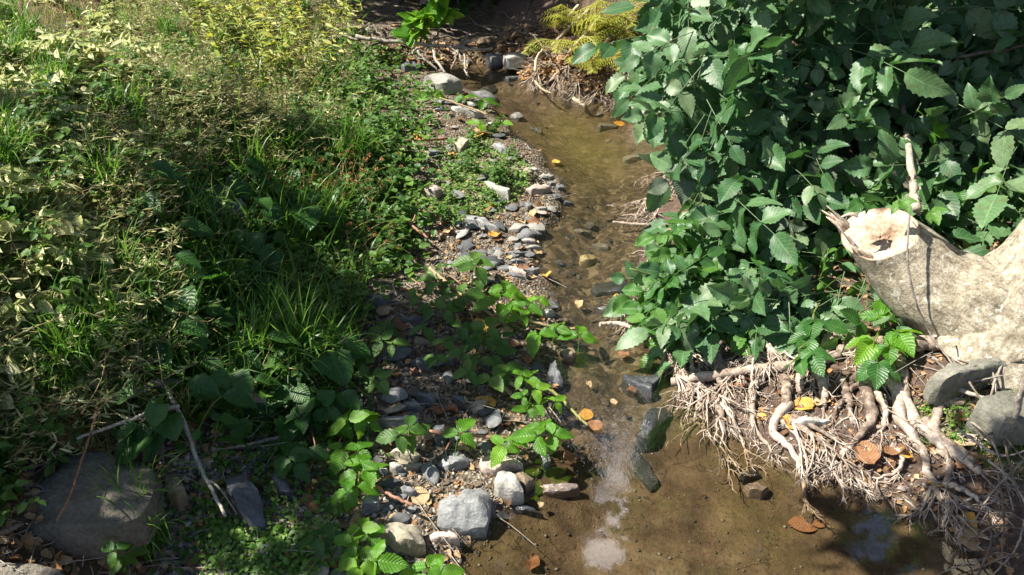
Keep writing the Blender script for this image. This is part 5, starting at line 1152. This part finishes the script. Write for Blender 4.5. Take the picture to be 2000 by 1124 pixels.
def crown_tree(words, base, top, r, CL, leaf, per=9):
    """a crown built bough by bough over the places it shades"""
    base = np.asarray(base, float); base[2] = hz(base[0], base[1]) - .05; rt = empty('tree', base); tag(rt, words, 'tree', 'trees round the stream')
    P = spline([base, base * .6 + np.asarray(top) * .4 + [.1, -.1, 0], top], 16); mb = MB(); tube(mb, P, r, r * .4, 12, .4, .05); under(mb.obj('trunk', M['bark']), rt, base)
    CL = sorted(CL, key=lambda c: (round(c[0][1] * 2), c[0][0]))
    for q in range(0, len(CL), per):
        grp = CL[q:q + per]; mb = MB(); lim = MB(); mean = np.mean([c[0] for c in grp], 0); a = P[9 + q % 6]
        tube(lim, spline([a, (a + mean) / 2 + [0, 0, .3], mean + [0, 0, .1]], 8), r * .08, .006, 5, .4, .05)
        for c, rr, n in grp:
            tube(lim, spline([mean + [0, 0, .1], (mean + c) / 2 + [0, 0, .05], c], 5), .007, .003, 4, .4, 0, False)
            u = rng.normal(size=(n, 3)); u /= np.linalg.norm(u, axis=1, keepdims=True); O = c + u * (rng.random((n, 1)) ** .45) * np.asarray(rr)
            mb.inst(L_MED[0], O, rng.normal(size=(n, 3)) * [1, 1, .5], np.array([0, 0, 1]) + rng.normal(size=(n, 3)) * .5, leaf * rng.uniform(.6, 1.3, n), rng.random(n))
        under(lim.obj('limb', M['darktwig']), rt, base); under(mb.obj('foliage', M['canopy']), rt, base)
crown_tree('big leafy tree whose crown overhangs the shaded left bank', (-4.6, 3.4, 0), (-4.3, 3.4, 4.4), .2, CL, .085)
tree('slender tree at the near side shading the lower pool', (3.6, .4, 0), (2.6, .6, 4.0), .12, [(over(px, py, 3.4 + (k % 3) * .2), (a, a, a * .5), n) for k, (px, py, a, n) in enumerate([(1700,1040,.14,45),(1760,1100,.16,50),(1990,1010,.3,120),(2000,1100,.3,120),(1930,1090,.2,60)])], .09)
tree('tree leaning over the dark side of the tall shrub', (3.8, 5.2, 0), (3.2, 4.4, 4.4), .16, [(at_y(px, py, 3.6) + SUN * 1.5, (.36, .36, .22), 170) for px, py in [(1890,50),(1960,60),(1900,150),(2000,200),(1990,120),(1950,230),(2000,20),(1930,0),(1990,280),(1880,220)]], .11)
HO = [(1010,20),(1035,40),(960,70),(1045,10),(980,0),(1000,-25),(985,30),(940,20),(1010,40),(1030,5),(1060,-10),(715,0),(760,30),(830,45),(900,40),(960,45),(1000,10),(860,0),(960,0),(780,-20),(1040,-30)]
tree('tree closing over the dark hollow upstream', (-1.9, 8.6, 0), (-1.5, 8.2, 4.6), .2, [(over(px, py, 2.9 + (k % 3) * .3), (.48, .48, .3), 170) for k, (px, py) in enumerate(HO)], .13)
for q, (x, y, hh) in enumerate([(-1.1, 9.4, 1.0), (-.2, 9.9, 1.2), (.8, 9.6, 1.3), (-2.0, 9.8, 1.2), (1.8, 9.2, 1.5), (-3.2, 11, 1.6), (2.9, 9, 1.8), (-5, 11, 1.8), (-.75, 7.9, .35), (.0, 8.1, .4), (.3, 11.5, 2.2), (-6.5, 9.5, 1.6)]):
    tree(['dark bushy tree closing the end of the hollow', 'dark tree standing over the upper bank', 'dark low tree behind the ferns', 'dark tree behind the yellow herbs', 'dark tree on the high right bank', 'far tree behind the dry weeds', 'dark tree behind the tall shrub', 'farthest tree up the left slope', 'dark bush at the dim end of the stream', 'dark bush right behind the debris dam', 'tall dark tree up the valley', 'tree at the end of the left slope'][q],
         (x, y, 0), (x, y + .2, hh + 2.2), .09, [((x + R.uniform(-.6, .6), y + R.uniform(-.4, .4), z), (.75, .6, .5), 260) for z in np.linspace(.35, hh + 2.4, 6)], .14)

# a high crown over the stream: it lies beyond the frame, its gap lets the sky into the mirror of the lower pool
def sky_at(px, py, z):
    d = ray(px, py); g0 = at_z(px, py, 0); return g0 + np.array([d[0], d[1], -d[2]]) * (z / -d[2])
gap = [sky_at(a, b, 5.4)[:2] for a, b in [(1215,925),(1250,915),(1290,985),(1275,1040),(1240,1060),(1215,1110),(1195,1060),(1205,985)]]
CL = []
for _ in range(900):
    x, y = R.uniform(-.8, 5.4), 3.6 + 8.4 * R.random() ** 1.3
    if inpoly(x, y, gap) or min(math.hypot(x - a, y - b) for a, b in gap) < .31: continue
    CL.append((np.array([x, y, 5.4 - max(0, y - 6) * .32 + R.uniform(-.12, .15)]), (.22, .22, .12), 15))
crown_tree('tallest tree leaning high over the whole stream', (4.6, 8.2, 0), (1.6, 6.8, 6.4), .24, CL, .24, 24)

# bright lumpy slab, added unseen to whiten the patch mirrored in the pool
def added_cloud_mat():
    m, t, out = mat_new('added_cloud'); k = NT(t)
    d = k.n('BsdfDiffuse', {'Color': (.9, .9, .9, 1)}); tr = k.n('BsdfTranslucent', {'Color': (.95, .95, .97, 1)})
    mx = k.n('MixShader', {0: .8, 1: d.outputs[0], 2: tr.outputs[0]}); t.links.new(mx.outputs[0], out.inputs[0]); return m
cc = sky_at(1230, 1000, 70.0); V, Fc = ICO[4]; V = V * [9, 11, 1.6]; V = V * (1 + .25 * fbm(V * .08, 6, 4)[:, None]); V[:, 2] += .8 * fbm(V * .3, 9, 3)
mb = MB(); mb.add(V, Fc); o = mb.obj('added_cloud', added_cloud_mat()); o.location = cc; o['kind'] = 'structure'
# ---------------------------------------------------------------- labels
LMK = [('the big boulder in dappled shade', (150, 965)), ('the square tan block', (790, 1050)), ('the notched grey stone', (905, 995)), ('the triangular rock in the water', (1255, 750)),
 ('the large yellow oval leaf', (945, 788)), ('the round floating leaf', (1140, 797)), ('the big pale upstream boulder', (857, 160)), ('the white pyramid stone', (1010, 230)),
 ('the white bar-shaped stone', (1250, 307)), ('the cut stump face', (1720, 450)), ('the tall green grass tuft', (590, 640)), ('the yellowish stream lump', (1150, 505)),
 ('the brown-faced block', (1107, 700)), ('the bare branch tangle', (880, 130)), ('the rusty burr heads', (700, 400)), ('the yellow fern', (1180, 100)), ('the pale sunlit weeds', (150, 480)),
 ('the tapered pink stone', (1052, 372)), ('the forked grey stick', (370, 870)), ('the finger-shaped stone in the roots', (1585, 823)), ('the yellow herbs', (560, 110)), ('the large dark boulder', (480, 985)),
 ('the rust leaves under the roots', (1710, 888)), ('the dark ridged slate', (810, 625))]
ORD = ['', 'second-nearest', 'third-nearest', 'fourth-nearest', 'fifth-nearest', 'sixth-nearest', 'seventh-nearest', 'eighth-nearest', 'ninth-nearest', 'tenth-nearest', 'eleventh-nearest', 'twelfth-nearest']
ORD += [f'{w}-nearest' for w in 'thirteenth fourteenth fifteenth sixteenth seventeenth eighteenth nineteenth twentieth twenty-first twenty-second twenty-third twenty-fourth twenty-fifth twenty-sixth twenty-seventh twenty-eighth twenty-ninth thirtieth thirty-first thirty-second thirty-third thirty-fourth thirty-fifth thirty-sixth thirty-seventh thirty-eighth thirty-ninth fortieth'.split()]
used = {}
for o, desc, cat, grp, P in PEND: used[desc] = used.get(desc, 0) + 1
buck = {}
for o, desc, cat, grp, P in PEND:
    tag(o, None, cat, grp)
    if used[desc] == 1 and len(desc.split()) >= 4: o['label'] = desc; continue
    px, py = pix(P); px, py = px[0], py[0]
    lm, (lx, ly) = min(LMK, key=lambda L: (L[1][0] - px) ** 2 + (L[1][1] - py) ** 2)
    dx, dy = px - lx, py - ly
    d = ('right of' if dx > 0 else 'left of') if abs(dx) > abs(dy) else ('below' if dy > 0 else 'above')
    buck.setdefault((desc, d, lm), []).append((math.hypot(dx, dy), o))
for (desc, d, lm), L in buck.items():
    L.sort(key=lambda q: q[0])
    for r, (_, o) in enumerate(L):
        o['label'] = f"{desc}, {ORD[min(r, len(ORD) - 1)]}{' ' if r else ''}{d} {lm}" if r else f"{desc} nearest {d} {lm}"
        o['label'] = o['label'].replace('  ', ' ')
